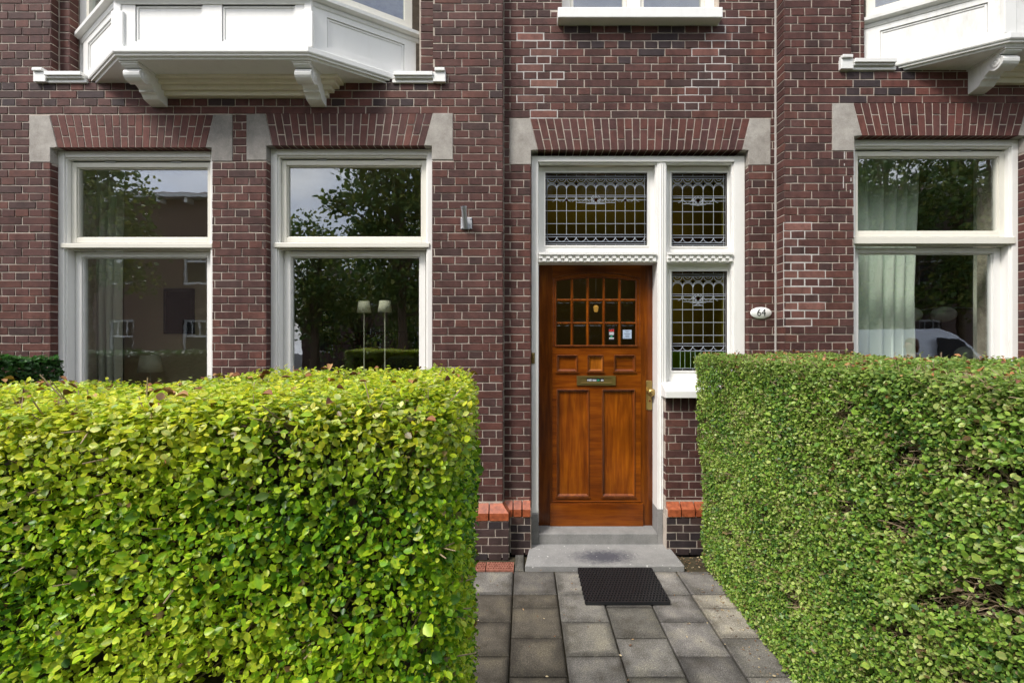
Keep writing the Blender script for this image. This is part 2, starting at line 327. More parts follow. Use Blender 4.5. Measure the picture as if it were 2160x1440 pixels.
def flat_arch(parent, Y, stoneL, stoneR, n, red=0, grey=()):
    """stones: px polygons; voussoirs fan between their slanted edges"""
    SL = [(X(a, Y), Z(b, Y)) for a, b in stoneL]; SR = [(X(a, Y), Z(b, Y)) for a, b in stoneR]
    zt = (SL[1][1] + SR[0][1]) / 2; zb = (SL[2][1] + SR[5][1]) / 2
    tl, bl, tr, br = SL[1][0], SL[2][0], SR[0][0], SR[5][0]
    mb = MB(); j = .0045
    def line(t): return (tl + (tr - tl) * t, bl + (br - bl) * t)
    mb.xz([(tl, zt), (bl, zb + .002), (br, zb + .002), (tr, zt)], Y + .0035, Y + .13, 1)
    pal = [(.12, .044, .036), (.10, .039, .033), (.135, .052, .041), (.09, .036, .031), (.112, .047, .039)] if red else [(.10, .040, .034), (.082, .036, .032), (.115, .045, .036), (.092, .040, .037)]
    for i in range(n):
        (ta, ba), (tb, bb) = line(i / n), line((i + 1) / n); cuts = [0, .35, 1] if i % 2 == 0 else [0, .66, 1]
        for c0, c1 in zip(cuts, cuts[1:]):
            def pt(xt, xb, c): return (xt + (xb - xt) * c, zt + (zb - zt) * c)
            e0 = c0 + (.02 if c0 > 0 else 0); e1 = c1 - (.02 if c1 < 1 else 0); h = random.uniform(-.001, .001)
            q = [pt(ta + j, ba + j, e0), pt(tb - j, bb - j, e0), pt(tb - j, bb - j, e1), pt(ta + j, ba + j, e1)]
            mb.xz(q, Y + h, Y + .135, 0, brickcol(pal=pal))
    o = mb.build('flat_arch', [M['brick'], M['mortar']], parent, color=True)
    for pts, d in ((SL, -1), (SR, 1)):
        MB().xz(pts, Y - .002, Y + .14).build('impost_stone', M['stoneg' if d in grey else 'stone'], o, bevel=.003)
    return o

YL, YC, YR = 3.65, 3.73, 3.62            # left bay facade, recessed door bay, right neighbour
house = empty('brick_house', (-1, 3.9, 0), 'dark brick house with varnished wooden front door and a white bay above two windows', 'house')
nb = empty('brick_house', (4, 3.9, 0), 'neighbouring brick house with single tall window behind the right hedge', 'house')
W1 = dict(x0=X(106, YL), x1=X(446.5, YL), zt=Z(312, YL)); W2 = dict(x0=X(562, YL), x1=X(911, YL), zt=Z(307.5, YL)); W3 = dict(x0=X(1802, YR), x1=3.99, zt=Z(287.5, YR))
ZW0 = .70                                # window bottoms
st1L = [(62, 244), (104, 244), (121, 311), (106, 312), (106, 342), (62, 342)]; st1R = [(450, 242), (490, 242), (490, 340), (446.5, 340), (446.5, 312), (434, 311)]
st2L = [(520, 241), (560, 241), (574, 307), (562, 308), (562, 338), (520, 338)]; st2R = [(913, 239), (955, 239), (955, 337), (911, 337), (911, 308), (895, 307)]
stDL = [(1075, 250.5), (1118, 250.5), (1134, 316), (1120, 317.5), (1120, 347), (1075, 347)]; stDR = [(1582, 250.5), (1625, 250.5), (1625, 348), (1579, 348), (1579, 317.5), (1566, 316)]
st3L = [(1756, 218), (1800, 218), (1818, 286), (1802, 287.5), (1802, 318), (1756, 318)]
xr3 = 3.99; p3 = CX + xr3 * F / YR
st3R = [(p3 + 2, 218), (p3 + 46, 218), (p3 + 46, 318), (p3, 318), (p3, 287.5), (p3 - 16, 286)]
def sx(st, Y): return min(X(p[0], Y) for p in st), max(X(p[0], Y) for p in st)
DX0, DX1, DZT = X(1120, YC), X(1579, YC), Z(318, YC)
# left facade
XE = -.175; XL0 = -6.6; ZT = 6.2
zoL = Z(241, YL); zoC = Z(249, YC); zoR = Z(218, YR)
zpl = Z(1060, YL); zplC = Z(1054, YC); zs = .29
bxl, bxr, zb0 = -3.80, -.741, 3.815      # rebate in the brickwork for the bay
ar1 = (sx(st1L, YL)[0], sx(st1R, YL)[1]); ar2 = (sx(st2L, YL)[0], sx(st2R, YL)[1])
exL = [(W1['x0'], W1['x1'], ZW0 - .08, W1['zt']), (W2['x0'], W2['x1'], ZW0 - .08, W2['zt']), (bxl, bxr, zb0, 9),
       (ar1[0], ar1[1], Z(342, YL), zoL), (ar2[0], ar2[1], Z(338, YL), zoL)]
exLm = [(W1['x0'] - .0045, W1['x1'] + .0045, ZW0 - .08, W1['zt'] + .03), (W2['x0'] - .0045, W2['x1'] + .0045, ZW0 - .08, W2['zt'] + .03), (bxl - .0045, bxr + .0045, zb0, 9)]
mb = MB()
layer(mb, mxz(YL), XL0, XE - .0045, 0, ZT, .0045, .40, exLm, 1)
def leftcol(u, v, wd, *a):
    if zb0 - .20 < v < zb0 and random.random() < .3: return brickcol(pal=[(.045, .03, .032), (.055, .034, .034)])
    if -3.3 < u < -1.2 and 3.5 < v < zb0: return brickcol(pal=[(.12, .045, .038), (.105, .042, .036), (.09, .038, .034)])  # redder bricks under the bay, its shade put into their colour
bricks(mb, mxz(YL), XL0, XE, zpl, ZT, zoL, exL, fu=XE, colf=leftcol)
# rebate behind the bay
layer(mb, mxz(YL + .06), bxl - .004, -3.7145, zb0 - .02, ZT, .0045, .3, (), 1); layer(mb, mxz(YL + .06), -.86, bxr, zb0 - .02, ZT, .0045, .3, (), 1)
bricks(mb, mxz(YL + .06), bxl + .004, -3.71, zb0, ZT, zoL, (), fu=bxl + .004, headers=True); ret_bricks(mb, mret(-3.71, YL + .06, 1), .001, .075, zb0, ZT, zoL); bricks(mb, mxz(YL + .06), -.86, bxr - .003, zb0, ZT, zoL, (), fu=-.741, headers=True)
ret_bricks(mb, mret(bxl, YL, 1), .002, .06, zb0, ZT, zoL)
ret_bricks(mb, mret(XE, YL, 1), .001, .08, zpl, ZT, zoL)
for W in (W1, W2):
    ret_bricks(mb, mret(W['x0'], YL, 1), .001, .085, ZW0, W['zt'] - .13, zoL); 
    mb.box(W['x1'] - .001, W['x1'] + .012, YL + .012, YL + .09, ZW0, W['zt'] - .12, 0, (.08, .04, .035))
# plinth below the sloping bricks
BASEP = [(.042, .030, .030), (.055, .036, .034), (.034, .027, .029), (.07, .042, .036)]
layer(mb, mxz(YL - .05), XL0, XE + .05, 0, zs, .0045, .10, (), 1); bricks(mb, mxz(YL - .05), XL0, XE + .05, -.02, zs, zs, (), fu=XE + .05, pal=BASEP)
ret_bricks(mb, mret(XE + .05, YL - .05, 1), .002, .10, -.02, zs, zs, pal=BASEP); mb.box(XE, XE + .0455, YL - .04, YC + .05, 0, zs - .002, 1)
# recessed door bay
UX0, UX1, UZ = X(1186, YC), X(1516, YC), Z(25, YC)
exC = [(DX0, DX1, .0, DZT), (UX0, UX1, UZ, 5.75), (sx(stDL, YC)[0], sx(stDR, YC)[1], Z(347.5, YC), zoC)]
exCm = [(DX0 - .0045, DX1 + .0045, -.1, DZT + .03), (UX0, UX1, UZ, 5.75)]
layer(mb, mxz(YC), XE - .02, 2.08, 0, ZT, .0045, .32, exCm, 1)
LITE = [(.20, .098, .078), (.17, .080, .066), (.19, .084, .068)]
def pale(mb, mp, q, g=.010):
    a, b, c, d = q; e = random.uniform(.0012, .0036); mb.add([mp(*p, e) for p in ((a - g, c - g), (b + g, c - g), (b + g, d + g), (a - g, d + g))], [(0, 1, 2, 3)], 2)
def ccol(u, v, wd, mb, mp, q):
    if v > zoC:
        k = int((v - zoC) / CO); e = .04 + .11 * ((k // 2) % 2)
        if abs(u - (.12 + (.06 if k % 4 < 2 else -.03))) < .14 and k < 12 and u < .33:
            if wd > .19 and random.random() < .75: pale(mb, mp, q); return brickcol(pal=LITE + [(.16, .08, .066)])
            if random.random() < .45: pale(mb, mp, q, .009); return None
        if 1.30 < u < 1.75 and k < 13:
            tgt = 1.32 + .032 * k
            if abs(u - tgt) < .11:
                pale(mb, mp, q, .008 if k < 9 else .010)
                if k in (8, 10) and wd > .19: return brickcol(pal=LITE)
        if .35 < u < 1.3 and 6 < k < 12 and random.random() < .18: return brickcol(pal=[(.045, .032, .035), (.05, .034, .036)])
    elif random.random() < .02: return brickcol(pal=[(.16, .075, .06), (.13, .055, .046)])
bricks(mb, mxz(YC), XE + .004, 2.055, zplC, ZT, zoC, exC, fu=DX0 - .005, colf=ccol)
for xx, sg, a in ((DX0, 1, .06), (DX1, -1, .06)):
    ret_bricks(mb, mret(xx, YC, sg), .001, a, .40, DZT - .13, zoC)
# plinth of the door bay
for a, b in ((XE + .055, DX0), (X(1402, YC), DX1)): 
    layer(mb, mxz(YC - .045), a, b, 0, zs, .0045, .2, (), 1); bricks(mb, mxz(YC - .045), a, b, -.02, zs, zs, (), fu=b, pal=BASEP)
layer(mb, mxz(YC - .045), DX1, 2.04, 0, zs, .0045, .2, (), 1); bricks(mb, mxz(YC - .045), DX1, 2.04, -.02, zs, zs, (), fu=DX1, pal=BASEP)
# brick parapet below the side light
sx0, sx1, sz1 = X(1404, YC + .0), DX1, Z(838, YC + .0)
mb.box(sx0, sx1, YC + .0045, YC + .30, .0, sz1, 1)
bricks(mb, mxz(YC), sx0, sx1, zplC, sz1 - .115, zoC, (), fu=sx0 - .03)
ret_bricks(mb, mret(sx0, YC, -1), .001, .06, zplC, sz1 - .115, zoC)
q = sx0
while q < sx1 - .02: one_brick(mb, mxz(YC), q + .004, min(q + .058, sx1), sz1 - .11, sz1 - .004, brickcol()); q += .0633
wallA = mb.build('wall', [M['brick'], M['mortar'], M['repoint']], house, color=True)
# right neighbour
mb = MB(); XR0, XR1 = 2.062, 7.2
rb0, rb1, rzb = X(1797, YR), 5.9, 3.90
exR = [(W3['x0'], W3['x1'], ZW0 - .08, W3['zt']), (rb0, rb1, rzb, 9), (sx(st3L, YR)[0], sx(st3R, YR)[1], Z(318, YR), zoR)]
exRm = [(W3['x0'] - .0045, W3['x1'] + .0045, ZW0 - .08, W3['zt'] + .03), (rb0 - .0045, rb1 + .0045, rzb, 9)]
layer(mb, mxz(YR), XR0 + .004, XR1, 0, ZT, .0045, .4, exRm, 1); mb.box(XR0 + .0045, XR0 + .05, YR + .006, YC + .1, 0, ZT - .01, 1)
def rcol(u, v, wd, mb, mp, q):
    if 1.84 < v < 2.68 and u < 2.46:
        k = int((v - 1.84) / CO)
        if u < 2.18 + .12 * math.sin(k * .9) ** 2 + (.1 if k < 7 else 0):
            pale(mb, mp, q, .009)
            if k % 2 == 0 or random.random() < .25: return brickcol(pal=[(.17, .078, .064), (.14, .068, .058), (.19, .088, .072)])
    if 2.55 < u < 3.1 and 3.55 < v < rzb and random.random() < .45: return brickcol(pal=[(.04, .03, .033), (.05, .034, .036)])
    if u > 2.9 and 3.5 < v < rzb: return brickcol(pal=[(.13, .05, .04), (.115, .045, .038)])  # reddened below the bay soffit, shade put into the brick colour
bricks(mb, mxz(YR), XR0, XR1, zpl, ZT, zoR, exR, fu=XR0, colf=rcol)
def rret(u, v, wd, mb, mp, q):
    if 1.84 < v < 2.68 and int((v - 1.84) / CO) % 2 == 0: return brickcol(pal=[(.17, .078, .064), (.14, .068, .058)])
ret_bricks(mb, mret(XR0, YR, -1), .001, .108, zpl, ZT, zoR, colf=rret)
layer(mb, mxz(YR + .06), rb0, 2.74, rzb - .02, ZT, .0045, .3, (), 1); bricks(mb, mxz(YR + .06), rb0 + .004, 2.75, rzb, ZT, zoR, (), fu=rb0, headers=True)
layer(mb, mxz(YR + .06), 5.75, rb1, rzb - .02, ZT, .0045, .3, (), 1); bricks(mb, mxz(YR + .06), 5.75, rb1, rzb, ZT, zoR, (), fu=rb1, headers=True)
mb.box(W3['x0'] - .012, W3['x0'] + .001, YR + .012, YR + .08, ZW0, W3['zt'] - .12, 0, (.08, .04, .035))
ret_bricks(mb, mret(W3['x1'], YR, -1), .001, .07, ZW0, W3['zt'] - .13, zoR)
layer(mb, mxz(YR - .05), XR0 - .03, XR1, 0, zs, .0045, .1, (), 1); bricks(mb, mxz(YR - .05), XR0 - .03, XR1, -.02, zs, zs, (), fu=XR0, pal=BASEP)
# thin white run-off marks on the brick beside the window
for (a, b, c) in ((1780, 320, 336), (1780, 345, 350), (1778, 372, 397), (1794, 375, 383), (1793, 401, 407)):
    mb.box(X(a, YR), X(a, YR) + .006, YR - .0025, YR + .001, Z(c, YR), Z(b, YR), 2)
mb.build('wall', [M['brick'], M['mortar'], M['repoint']], nb, color=True)
# seam of mortar between the two houses
MB().box(2.046, 2.0605, YC - .0025, YC + .02, .4, ZT).build('mortar_seam', M['repoint'], nb)
flat_arch(house, YL, st1L, st1R, 21, 1, (1,)); flat_arch(house, YL, st2L, st2R, 21, 0, (-1,)); flat_arch(house, YC, stDL, stDR, 28); flat_arch(nb, YR, st3L, st3R, 22, 1)
# orange sloping plinth bricks
def plinth(parent, x0, x1, Y, ztop, out, pitch, mitre=0, end='r'):
    mb = MB(); n = max(1, round((x1 - x0) / pitch)); g = .005
    for i in range(n):
        a, b = x0 + (x1 - x0) * i / n + g, x0 + (x1 - x0) * (i + 1) / n - g; a2, b2 = a, b
        if mitre and i == n - 1: b2 = b + mitre
        zt_, zm, zl = ztop - .004, zs + .062, zs + .004; k = random.uniform(.85, 1.12); c = (.37 * k, .095 * k, .036 * k); yo = Y - out + random.uniform(-.002, .002)
        vs = [(a, Y - .001, zt_), (b, Y - .001, zt_), (a2, yo, zm), (b2, yo, zm), (a2, yo, zl), (b2, yo, zl), (a, Y + .05, zt_), (b, Y + .05, zt_), (a2, Y + .05, zl), (b2, Y + .05, zl)]
        mb.add(vs, [(0, 2, 3, 1), (2, 4, 5, 3), (4, 8, 9, 5), (0, 6, 8, 4, 2), (1, 3, 5, 9, 7), (6, 0, 1, 7)], 0, c)
        mb.box(a - 2 * g, b + 2 * g, Y - out + .012, Y + .03, zl - .004, zl + .05, 1)
    if mitre:   # mitred end tile on the return
        vs = [(x1 + .004, Y, ztop - .004), (x1 + .004, YC - .001, ztop - .01), (x1 + mitre, Y - out + .002, zs + .062), (x1 + mitre, YC - .05, zs + .062), (x1 + mitre, Y - out + .002, zs + .004), (x1 + mitre, YC - .05, zs + .004)]
        mb.add(vs, [(0, 2, 3, 1), (2, 4, 5, 3)], 0, (.40, .13, .06))
    return mb.build('plinth', [M['plinth'], M['mortar']], parent, color=True)
def plinth_mat():
    m = mat('glazed_orange_brick', rough=.42, coat=.15); n = noise(m, objco(m), 30, 6, .65)
    lk(m, mixc(m, 1.0, attr(m), ramp(m, n, [(.3, (.48, .44, .42)), (.55, (.95, .95, .95)), (.75, (1.2, 1.3, 1.35))]), 'MULTIPLY'), base(m)); bump(m, n, .15, .004); return m
M['plinth'] = plinth_mat()
plinth(house, XL0, XE, YL, zpl, .055, .108, mitre=.052); plinth(house, XE + .006, DX0, YC, zplC, .052, .075)
plinth(house, sx0, DX1, YC, zplC - .01, .052, .105); plinth(house, DX1 + .002, 2.04, YC, zplC, .052, .108); plinth(nb, XR0, XR1, YR, zpl, .055, .108)

# ------------------------------------------------------------------ sash windows
def pane(parent, x0, x1, y, z0, z1, m=None, name='pane'):
    return MB().box(x0, x1, y, y + .006, z0, z1).build(name, m or M['glass'], parent)
def window(parent, x0, x1, zt, Yf, zk0, zk1, tilt=0, step=.035):
    """outer frame with a top-hung upper sash over a taller fixed sash; zk0..zk1 the transom"""
    fw = .050; mb = MB()
    mb.box(x0, x0 + fw, Yf, Yf + .13, ZW0, zt); mb.box(x1 - fw, x1, Yf, Yf + .13, ZW0, zt)
    mb.box(x0 + fw, x1 - fw, Yf + .0007, Yf + .129, zt - fw, zt - .0005)
    b = .012                                         # ovolo bead round the outer frame
    mb.box(x0 + fw, x0 + fw + b, Yf + .014, Yf + .125, ZW0 + .001, zt - fw - .0005); mb.box(x1 - fw - b, x1 - fw, Yf + .014, Yf + .125, ZW0 + .001, zt - fw - .0005)
    mb.box(x0 + fw + b, x1 - fw - b, Yf + .0145, Yf + .124, zt - fw - b, zt - fw + .0005)
    mb.box(x0 + fw + b, x1 - fw - b, Yf + .03, Yf + .127, zk0 + .018, zk1 - .004)           # transom
    o = mb.build('window', M['paint'], parent, bevel=.0035)
    mb = MB().box(x0 + fw - .02, x1 - fw + .02, Yf - .012, Yf + .055, zk0 + .012, zk1 - .012); mb.box(x0 + fw + b, x1 - fw - b, Yf + .028, Yf + .06, zk0, zk0 + .011); mb.build('transom_ledge', M['cream'], o, bevel=.004)
    a, c = x0 + fw + b + .002, x1 - fw - b - .002; ys = Yf + .045
    s = MB().ring(a, c, zk1 + .002, zt - fw - b - .012, .042, ys, ys + .05); s.ring(a + .042, c - .042, zk1 + .044, zt - fw - b - .054, .009, ys + .012, ys + .045)
    so = s.build('sash', M['cream'], o, bevel=.003); pane(o, a + .048, c - .048, ys + .028, zk1 + .050, zt - fw - b - .060)
    MB().box(a, c, ys + .02, ys + .04, zt - fw - b - .0115, zt - fw - b - .0005).build('shadow_gap', M['dark'], o)
    a += step * .5; c -= step * .5; yl = Yf + .068
    s = MB().ring(a, c, ZW0 + .03, zk0 - .002, .046, yl, yl + .05); s.ring(a + .046, c - .046, ZW0 + .076, zk0 - .048, .008, yl + .012, yl + .045)
    s.box(x0 + fw + b, a, yl + .01, yl + .06, ZW0 + .03, zk0 - .001); s.box(c, x1 - fw - b, yl + .01, yl + .06, ZW0 + .03, zk0 - .001)
    s.build('sash', M['paint'], o, bevel=.003); pane(o, a + .052, c - .052, yl + .028, ZW0 + .08, zk0 - .054)
    MB().box(x0 - .001, x1 + .001, Yf - .10, Yf + .13, ZW0 - .075, ZW0 - .001).build('window_sill', M['stone'], o, bevel=.006)
    for hx in (.3, .72): MB().tube([(x0 + (x1 - x0) * hx - .04, ys - .001, zt - fw - b - .013), (x0 + (x1 - x0) * hx + .04, ys - .001, zt - fw - b - .013)], .0055, 8).build('hinge', M['steel'], o)
    return o
window(house, W1['x0'], W1['x1'], W1['zt'], YL + .06, 2.458, 2.520)
window(house, W2['x0'], W2['x1'], W2['zt'], YL + .06, 2.462, 2.524)
window(nb, W3['x0'], W3['x1'], W3['zt'], YR + .06, 2.485, 2.565)

# ------------------------------------------------------------------ bay windows
def off(poly, o):
    """offset an open plan polyline (left to right, outward is -Y) by o"""
    ns = []
    for (a, b) in zip(poly, poly[1:]):
        d = Vector((b[0] - a[0], b[1] - a[1])).normalized(); ns.append(Vector((d.y, -d.x)))
    out = []
    for i, p in enumerate(poly):
        if i == 0 or i == len(poly) - 1:
            n = ns[0] if i == 0 else ns[-1]; d = Vector((1, 0)) if i == 0 else Vector((-1, 0))
            out.append((p[0] - (o / max(.2, abs(n.x))) * (1 if i == 0 else -1) * 1.0, p[1]))
        else:
            n = (ns[i - 1] + ns[i]); n = n / n.dot(ns[i]); out.append((p[0] + n.x * o, p[1] + n.y * o))
    return out
def sweep(mb, poly, prof, mi=0):
    rings = [[(x, y, z) for (x, y) in off(poly, o)] for (o, z) in prof]; n = len(poly); vs = [p for r_ in rings for p in r_]
    mb.add(vs, [(i * n + j, i * n + j + 1, (i + 1) * n + j + 1, (i + 1) * n + j) for i in range(len(prof) - 1) for j in range(n - 1)], mi)
    mb.add(rings[0], [tuple(range(n))], mi); mb.add(rings[-1], [tuple(range(n - 1, -1, -1))], mi)
def mface(p0, p1):
    d = Vector((p1[0] - p0[0], p1[1] - p0[1])); Lf = d.length; d /= Lf; n = Vector((d.y, -d.x))
    return (lambda u, v, dd: (p0[0] + d.x * u - n.x * dd, p0[1] + d.y * u - n.y * dd, v)), Lf
def bay(parent, Yw, xl, xr, fl, fr, yf, zl, endl, endr, fpan, strips, PM):
    root_poly = [(xl, Yw + .02), (fl, yf), (fr, yf), (xr, Yw + .02)]
    gl, gr = (fl - xl) / (Yw - yf), (xr - fr) / (Yw - yf)
    body = off([(xl - gl * .13, Yw + .13), (fl, yf), (fr, yf), (xr + gr * .13, Yw + .13)], -.045); zs_ = zl + .385
    mb = MB()
    # body carcass, back to the wall
    bl = [(body[0][0], Yw + .14)] + body + [(body[-1][0], Yw + .14)]
    n = len(bl); vs = [(x, y, zl + .02) for x, y in bl] + [(x, y, zs_) for x, y in bl]
    mb.add(vs, [(i, i + 1, n + i + 1, n + i) for i in range(n - 1)] + [tuple(range(n - 1, -1, -1)), tuple(range(n, 2 * n))])
    o = mb.build('bay_window', PM, parent)
    # faces with sunk panels
    mb = MB()
    for k, (a, b) in enumerate(zip(body, body[1:])):
        mp, Lf = mface(a, b); 
        if k == 1: holes = [(Lf * u0, Lf * u1, zl + .085, zs_ - .03) for u0, u1 in fpan]
        else: holes = [(.12, Lf - .10, zl + .085, zs_ - .075)]
        layer(mb, mp, .004, Lf - .004, zl + .03, zs_ - .001, -.014, .002, holes)
        for h in holes:                                # thin bead inside each sunk panel
            layer(mb, mp, h[0] + .004, h[1] - .004, h[2] + .004, h[3] - .004, -.006, .001, [(h[0] + .016, h[1] - .016, h[2] + .016, h[3] - .016)])
    mb.build('panelling', PM, o, bevel=.002)
    # corner posts
    for c in (1, 2):
        mb = MB(); x, y = body[c]; d = -1 if c == 1 else 1
        mb.box(x - .045 + d * -.006, x + .045 + d * -.006, y - .03, y + .05, zl + .035, zl + .30); mb.box(x - .028, x + .028, y - .022, y + .05, zl + .3005, zs_ + 1.5); mb.build('corner_post', PM, o, bevel=.006)
    if Yw == YL: mb = MB().box(-3.705, -3.60, Yw + .135, Yw + .22, zl + .02, zs_ + 1.5); mb.build('wall_post', PM, o, bevel=.006)
    # upper sill band, glazing and head
    mb = MB(); sweep(mb, body, [(-.02, zs_ - .03), (.02, zs_ - .03), (.028, zs_ - .005), (.018, zs_), (.06, zs_ + .015), (.062, zs_ + .04), (.0, zs_ + .06), (-.03, zs_ + .06)]); mb.build('bay_sill', PM, o)
    for a, b in zip(body, body[1:]):
        mp, Lf = mface(a, b); mb = MB(); layer(mb, mp, .03, Lf - .03, zs_ + .06, zs_ + 1.5, .0, .05, [(.09, Lf - .09, zs_ + .13, zs_ + 1.43)], back=True); mb.build('sash', M['cream'], o)
        g = MB(); layer(g, mp, .085, Lf - .085, zs_ + .12, zs_ + 1.44, .02, .026, back=True); g.build('pane', M['glass'], o)
    mb = MB(); sweep(mb, body, [(-.02, zs_ + 1.5), (.05, zs_ + 1.5), (.06, zs_ + 1.62), (-.02, zs_ + 1.62)]); mb.build('bay_head', PM, o)
    # ledge mouldings under the body
    mb = MB(); sweep(mb, root_poly, [(-.09, zl - .045), (-.034, zl - .045), (-.030, zl - .030), (-.014, zl - .028), (-.012, zl - .014), (-.004, zl - .012), (0, zl - .004), (0, zl + .030), (-.008, zl + .036), (-.075, zl + .046)])
    mb.build('ledge', PM, o)
    for k, (a, b) in enumerate(((endl, xl + .01), (xr - .01, endr))):
        mb = MB(); e0 = a if k == 0 else b; 
        aa, bb = (a + .10, b) if k == 0 else (a, b - .10)
        mb.box(aa, bb, Yw - .045, Yw + .06, zl - .006, zl + .026); mb.box(aa, bb, Yw - .032, Yw + .0595, zl - .022, zl - .0065); mb.box(aa - .02, bb + .02, Yw - .014, Yw + .059, zl - .050, zl - .0225)
        if k == 0: mb.box(a, a + .0995, Yw - .03, Yw + .02, zl - .05, zl + .03); mb.box(a + .004, a + .085, Yw - .045, Yw + .02, zl + .0305, zl + .056)
        else: mb.box(b - .0995, b, Yw - .03, Yw + .02, zl - .05, zl + .03); mb.box(b - .085, b - .004, Yw - .045, Yw + .02, zl + .0305, zl + .056)
        mb.build('ledge_end', PM, o, bevel=.004)
    # soffit with stepped mouldings back to the wall
    sp = off(root_poly, -.04); mb = MB(); vs = [(x, y, zl - .038) for x, y in sp] + [(x, y, zl - .02) for x, y in sp]
    mb.add(vs, [(3, 2, 1, 0), (4, 5, 6, 7), (0, 1, 5, 4), (1, 2, 6, 5), (2, 3, 7, 6), (3, 0, 4, 7)])
    for (dep, z0, z1, ex) in strips: mb.box(fl + .10 - ex * .3, fr - .10 + ex, Yw - dep, Yw + .01, zl - z1, zl - z0)
    for c in (fl + .36, fr + .10): 
        mb.add([(c - .13, yf + .07, zl - .041), (c - .115, yf + .07, zl - .041), (c - .055, yf + .19, zl - .041), (c - .07, yf + .19, zl - .041), (c - .13, yf + .07, zl - .03), (c - .115, yf + .07, zl - .03), (c - .055, yf + .19, zl - .03), (c - .07, yf + .19, zl - .03)], [(0, 1, 2, 3), (0, 4, 5, 1), (1, 5, 6, 2), (2, 6, 7, 3), (3, 7, 4, 0)], 1)
    mb.build('soffit', [M['soffit'], M['dark']], o, bevel=.003)
    # scrolled corbels
    for cx in (fl + .075, fr - .075):
        prof = [(0, -.042), (.285, -.042), (.285, -.068), (.276, -.074), (.270, -.076)]
        for t in range(9): th = R(90 - t * 150 / 8 * 1.0); prof.append((.205 + .066 * math.cos(R(60 - t * 19)), -.120 + .052 * math.sin(R(60 - t * 19))))
        prof += [(.165, -.150), (.140, -.160), (.128, -.172), (.128, -.186), (.108, -.190), (.100, -.200), (.085, -.222), (.030, -.236), (0, -.240)]
        mb = MB(); n = len(prof); hw = .062
        vs = [(cx - hw, Yw - a, zl + b) for a, b in prof] + [(cx + hw, Yw - a, zl + b) for a, b in prof]
        mb.add(vs, [tuple(range(n)), tuple(range(2 * n - 1, n - 1, -1))] + [(i, n + i, n + (i + 1) % n, (i + 1) % n) for i in range(n)])
        mb.box(cx - hw - .008, cx + hw + .008, Yw - .293, Yw + .005, zl - .058, zl - .0385); mb.box(cx - hw + .018, cx + hw - .018, Yw - .236, Yw - .05, zl - .100, zl - .0585)
        for e in (-1, 1): mb.lathe((cx + e * hw, Yw - .215, zl - .118), [(.034, 0), (.034, .005), (.022, .007), (.012, .004), (.006, .009)], (e, 0, 0), 18)
        mb.build('corbel', PM, o, bevel=.003)
    return o
STR = [(.125, .0375, .066, .225), (.095, .0665, .095, .19), (.065, .0955, .128, .15), (.038, .1285, .165, .11)]
bay(house, YL, -3.53, -1.03, -3.0, -1.576, 3.31, 3.825, X(78, YL), X(941, YL), [(.09, .445), (.545, .93)], STR, M['bay'])
bay(nb, YR, 2.915, 5.55, 3.51, 4.95, 3.287, 3.91, X(1769, YR), 6.15, [(.06, .445), (.545, .93)], STR, M['bayold'])

# ------------------------------------------------------------------ window above the door
o = MB(); o.ring(UX0, UX1, UZ + .0, 5.75, .07, YC + .08, YC + .20); o.box(X(1322, YC + .1), X(1350, YC + .1), YC + .085, YC + .195, UZ + .07, 5.68)
uw = o.build('window', M['paint'], house, bevel=.004)
for a, b in ((UX0 + .07, X(1322, YC + .1)), (X(1350, YC + .1), UX1 - .07)):
    MB().ring(a + .002, b - .002, UZ + .0705, 5.68, .03, YC + .10, YC + .15).build('sash', M['cream'], uw, bevel=.003); pane(uw, a + .03, b - .03, YC + .125, UZ + .10, 5.65)
mb = MB(); ys = YC - .09; mb.add([(X(1177, ys), ys, Z(37, ys)), (X(1525, ys), ys, Z(37, ys)), (X(1525, ys), ys, Z(15, ys)), (X(1177, ys), ys, Z(15, ys)),
    (X(1177, ys), YC + .085, Z(37, ys)), (X(1525, ys), YC + .085, Z(37, ys)), (X(1525, ys), YC + .085, Z(15, ys) + .03), (X(1177, ys), YC + .085, Z(15, ys) + .03)], [(0, 1, 2, 3), (3, 2, 6, 7), (0, 4, 5, 1), (0, 3, 7, 4), (1, 5, 6, 2), (4, 7, 6, 5)])
mb.build('window_sill', M['bay'], uw, bevel=.006)

# ------------------------------------------------------------------ entrance: frame, leaded lights, door
YF, YD = YC + .055, 3.93                   # frame front, door front
zt = DZT - .02; jx0, jx1 = DX0 + .004, DX1 - .004
px0, px1 = X(1387, YF), X(1405, YF)        # post between door and side light
tz0, tz1 = Z(553, YF), Z(538, YF)          # transom
zsill = Z(806, YF)
mb = MB()
mb.box(jx0, X(1135, YF) - .0, YF, YF + .22, Z(1082, YF), zt); mb.box(X(1548, YF), jx1, YF, YF + .22, zsill - .1, zt)
jl, jr = X(1135, YF), X(1548, YF)
mb.box(jl, jr, YF + .0006, YF + .219, Z(342, YF), zt - .0005)
mb.box(px0, px1, YF + .0012, YF + .218, .12, Z(342, YF)); mb.box(px1, jr, YF + .02, YF + .2, zsill - .06, zsill)
mb.box(jl, px0, YF + .012, YF + .217, tz0, tz1); mb.box(px1, jr, YF + .012, YF + .217, tz0, tz1)
b = .012
mb.box(px1, px1 + b, YF + .014, YF + .21, .2, Z(342, YF) - .0005); mb.box(px0 - b, px0, YF + .014, YF + .13, tz1, Z(342, YF) - .0005)
for a in (px0 + .022, px1 - .034): mb.box(a, a + .010, YF - .006, YF + .01, .25, Z(342, YF) - .01)
mb.box(jr - b, jr, YF + .014, YF + .21, zsill, Z(342, YF) - .0005); mb.box(jl, jl + .006, YF + .014, YF + .21, .2, Z(342, YF) - .0005)
mb.box(jl, jr, YF - .008, YF + .0, Z(342, YF) + .0, Z(336, YF))
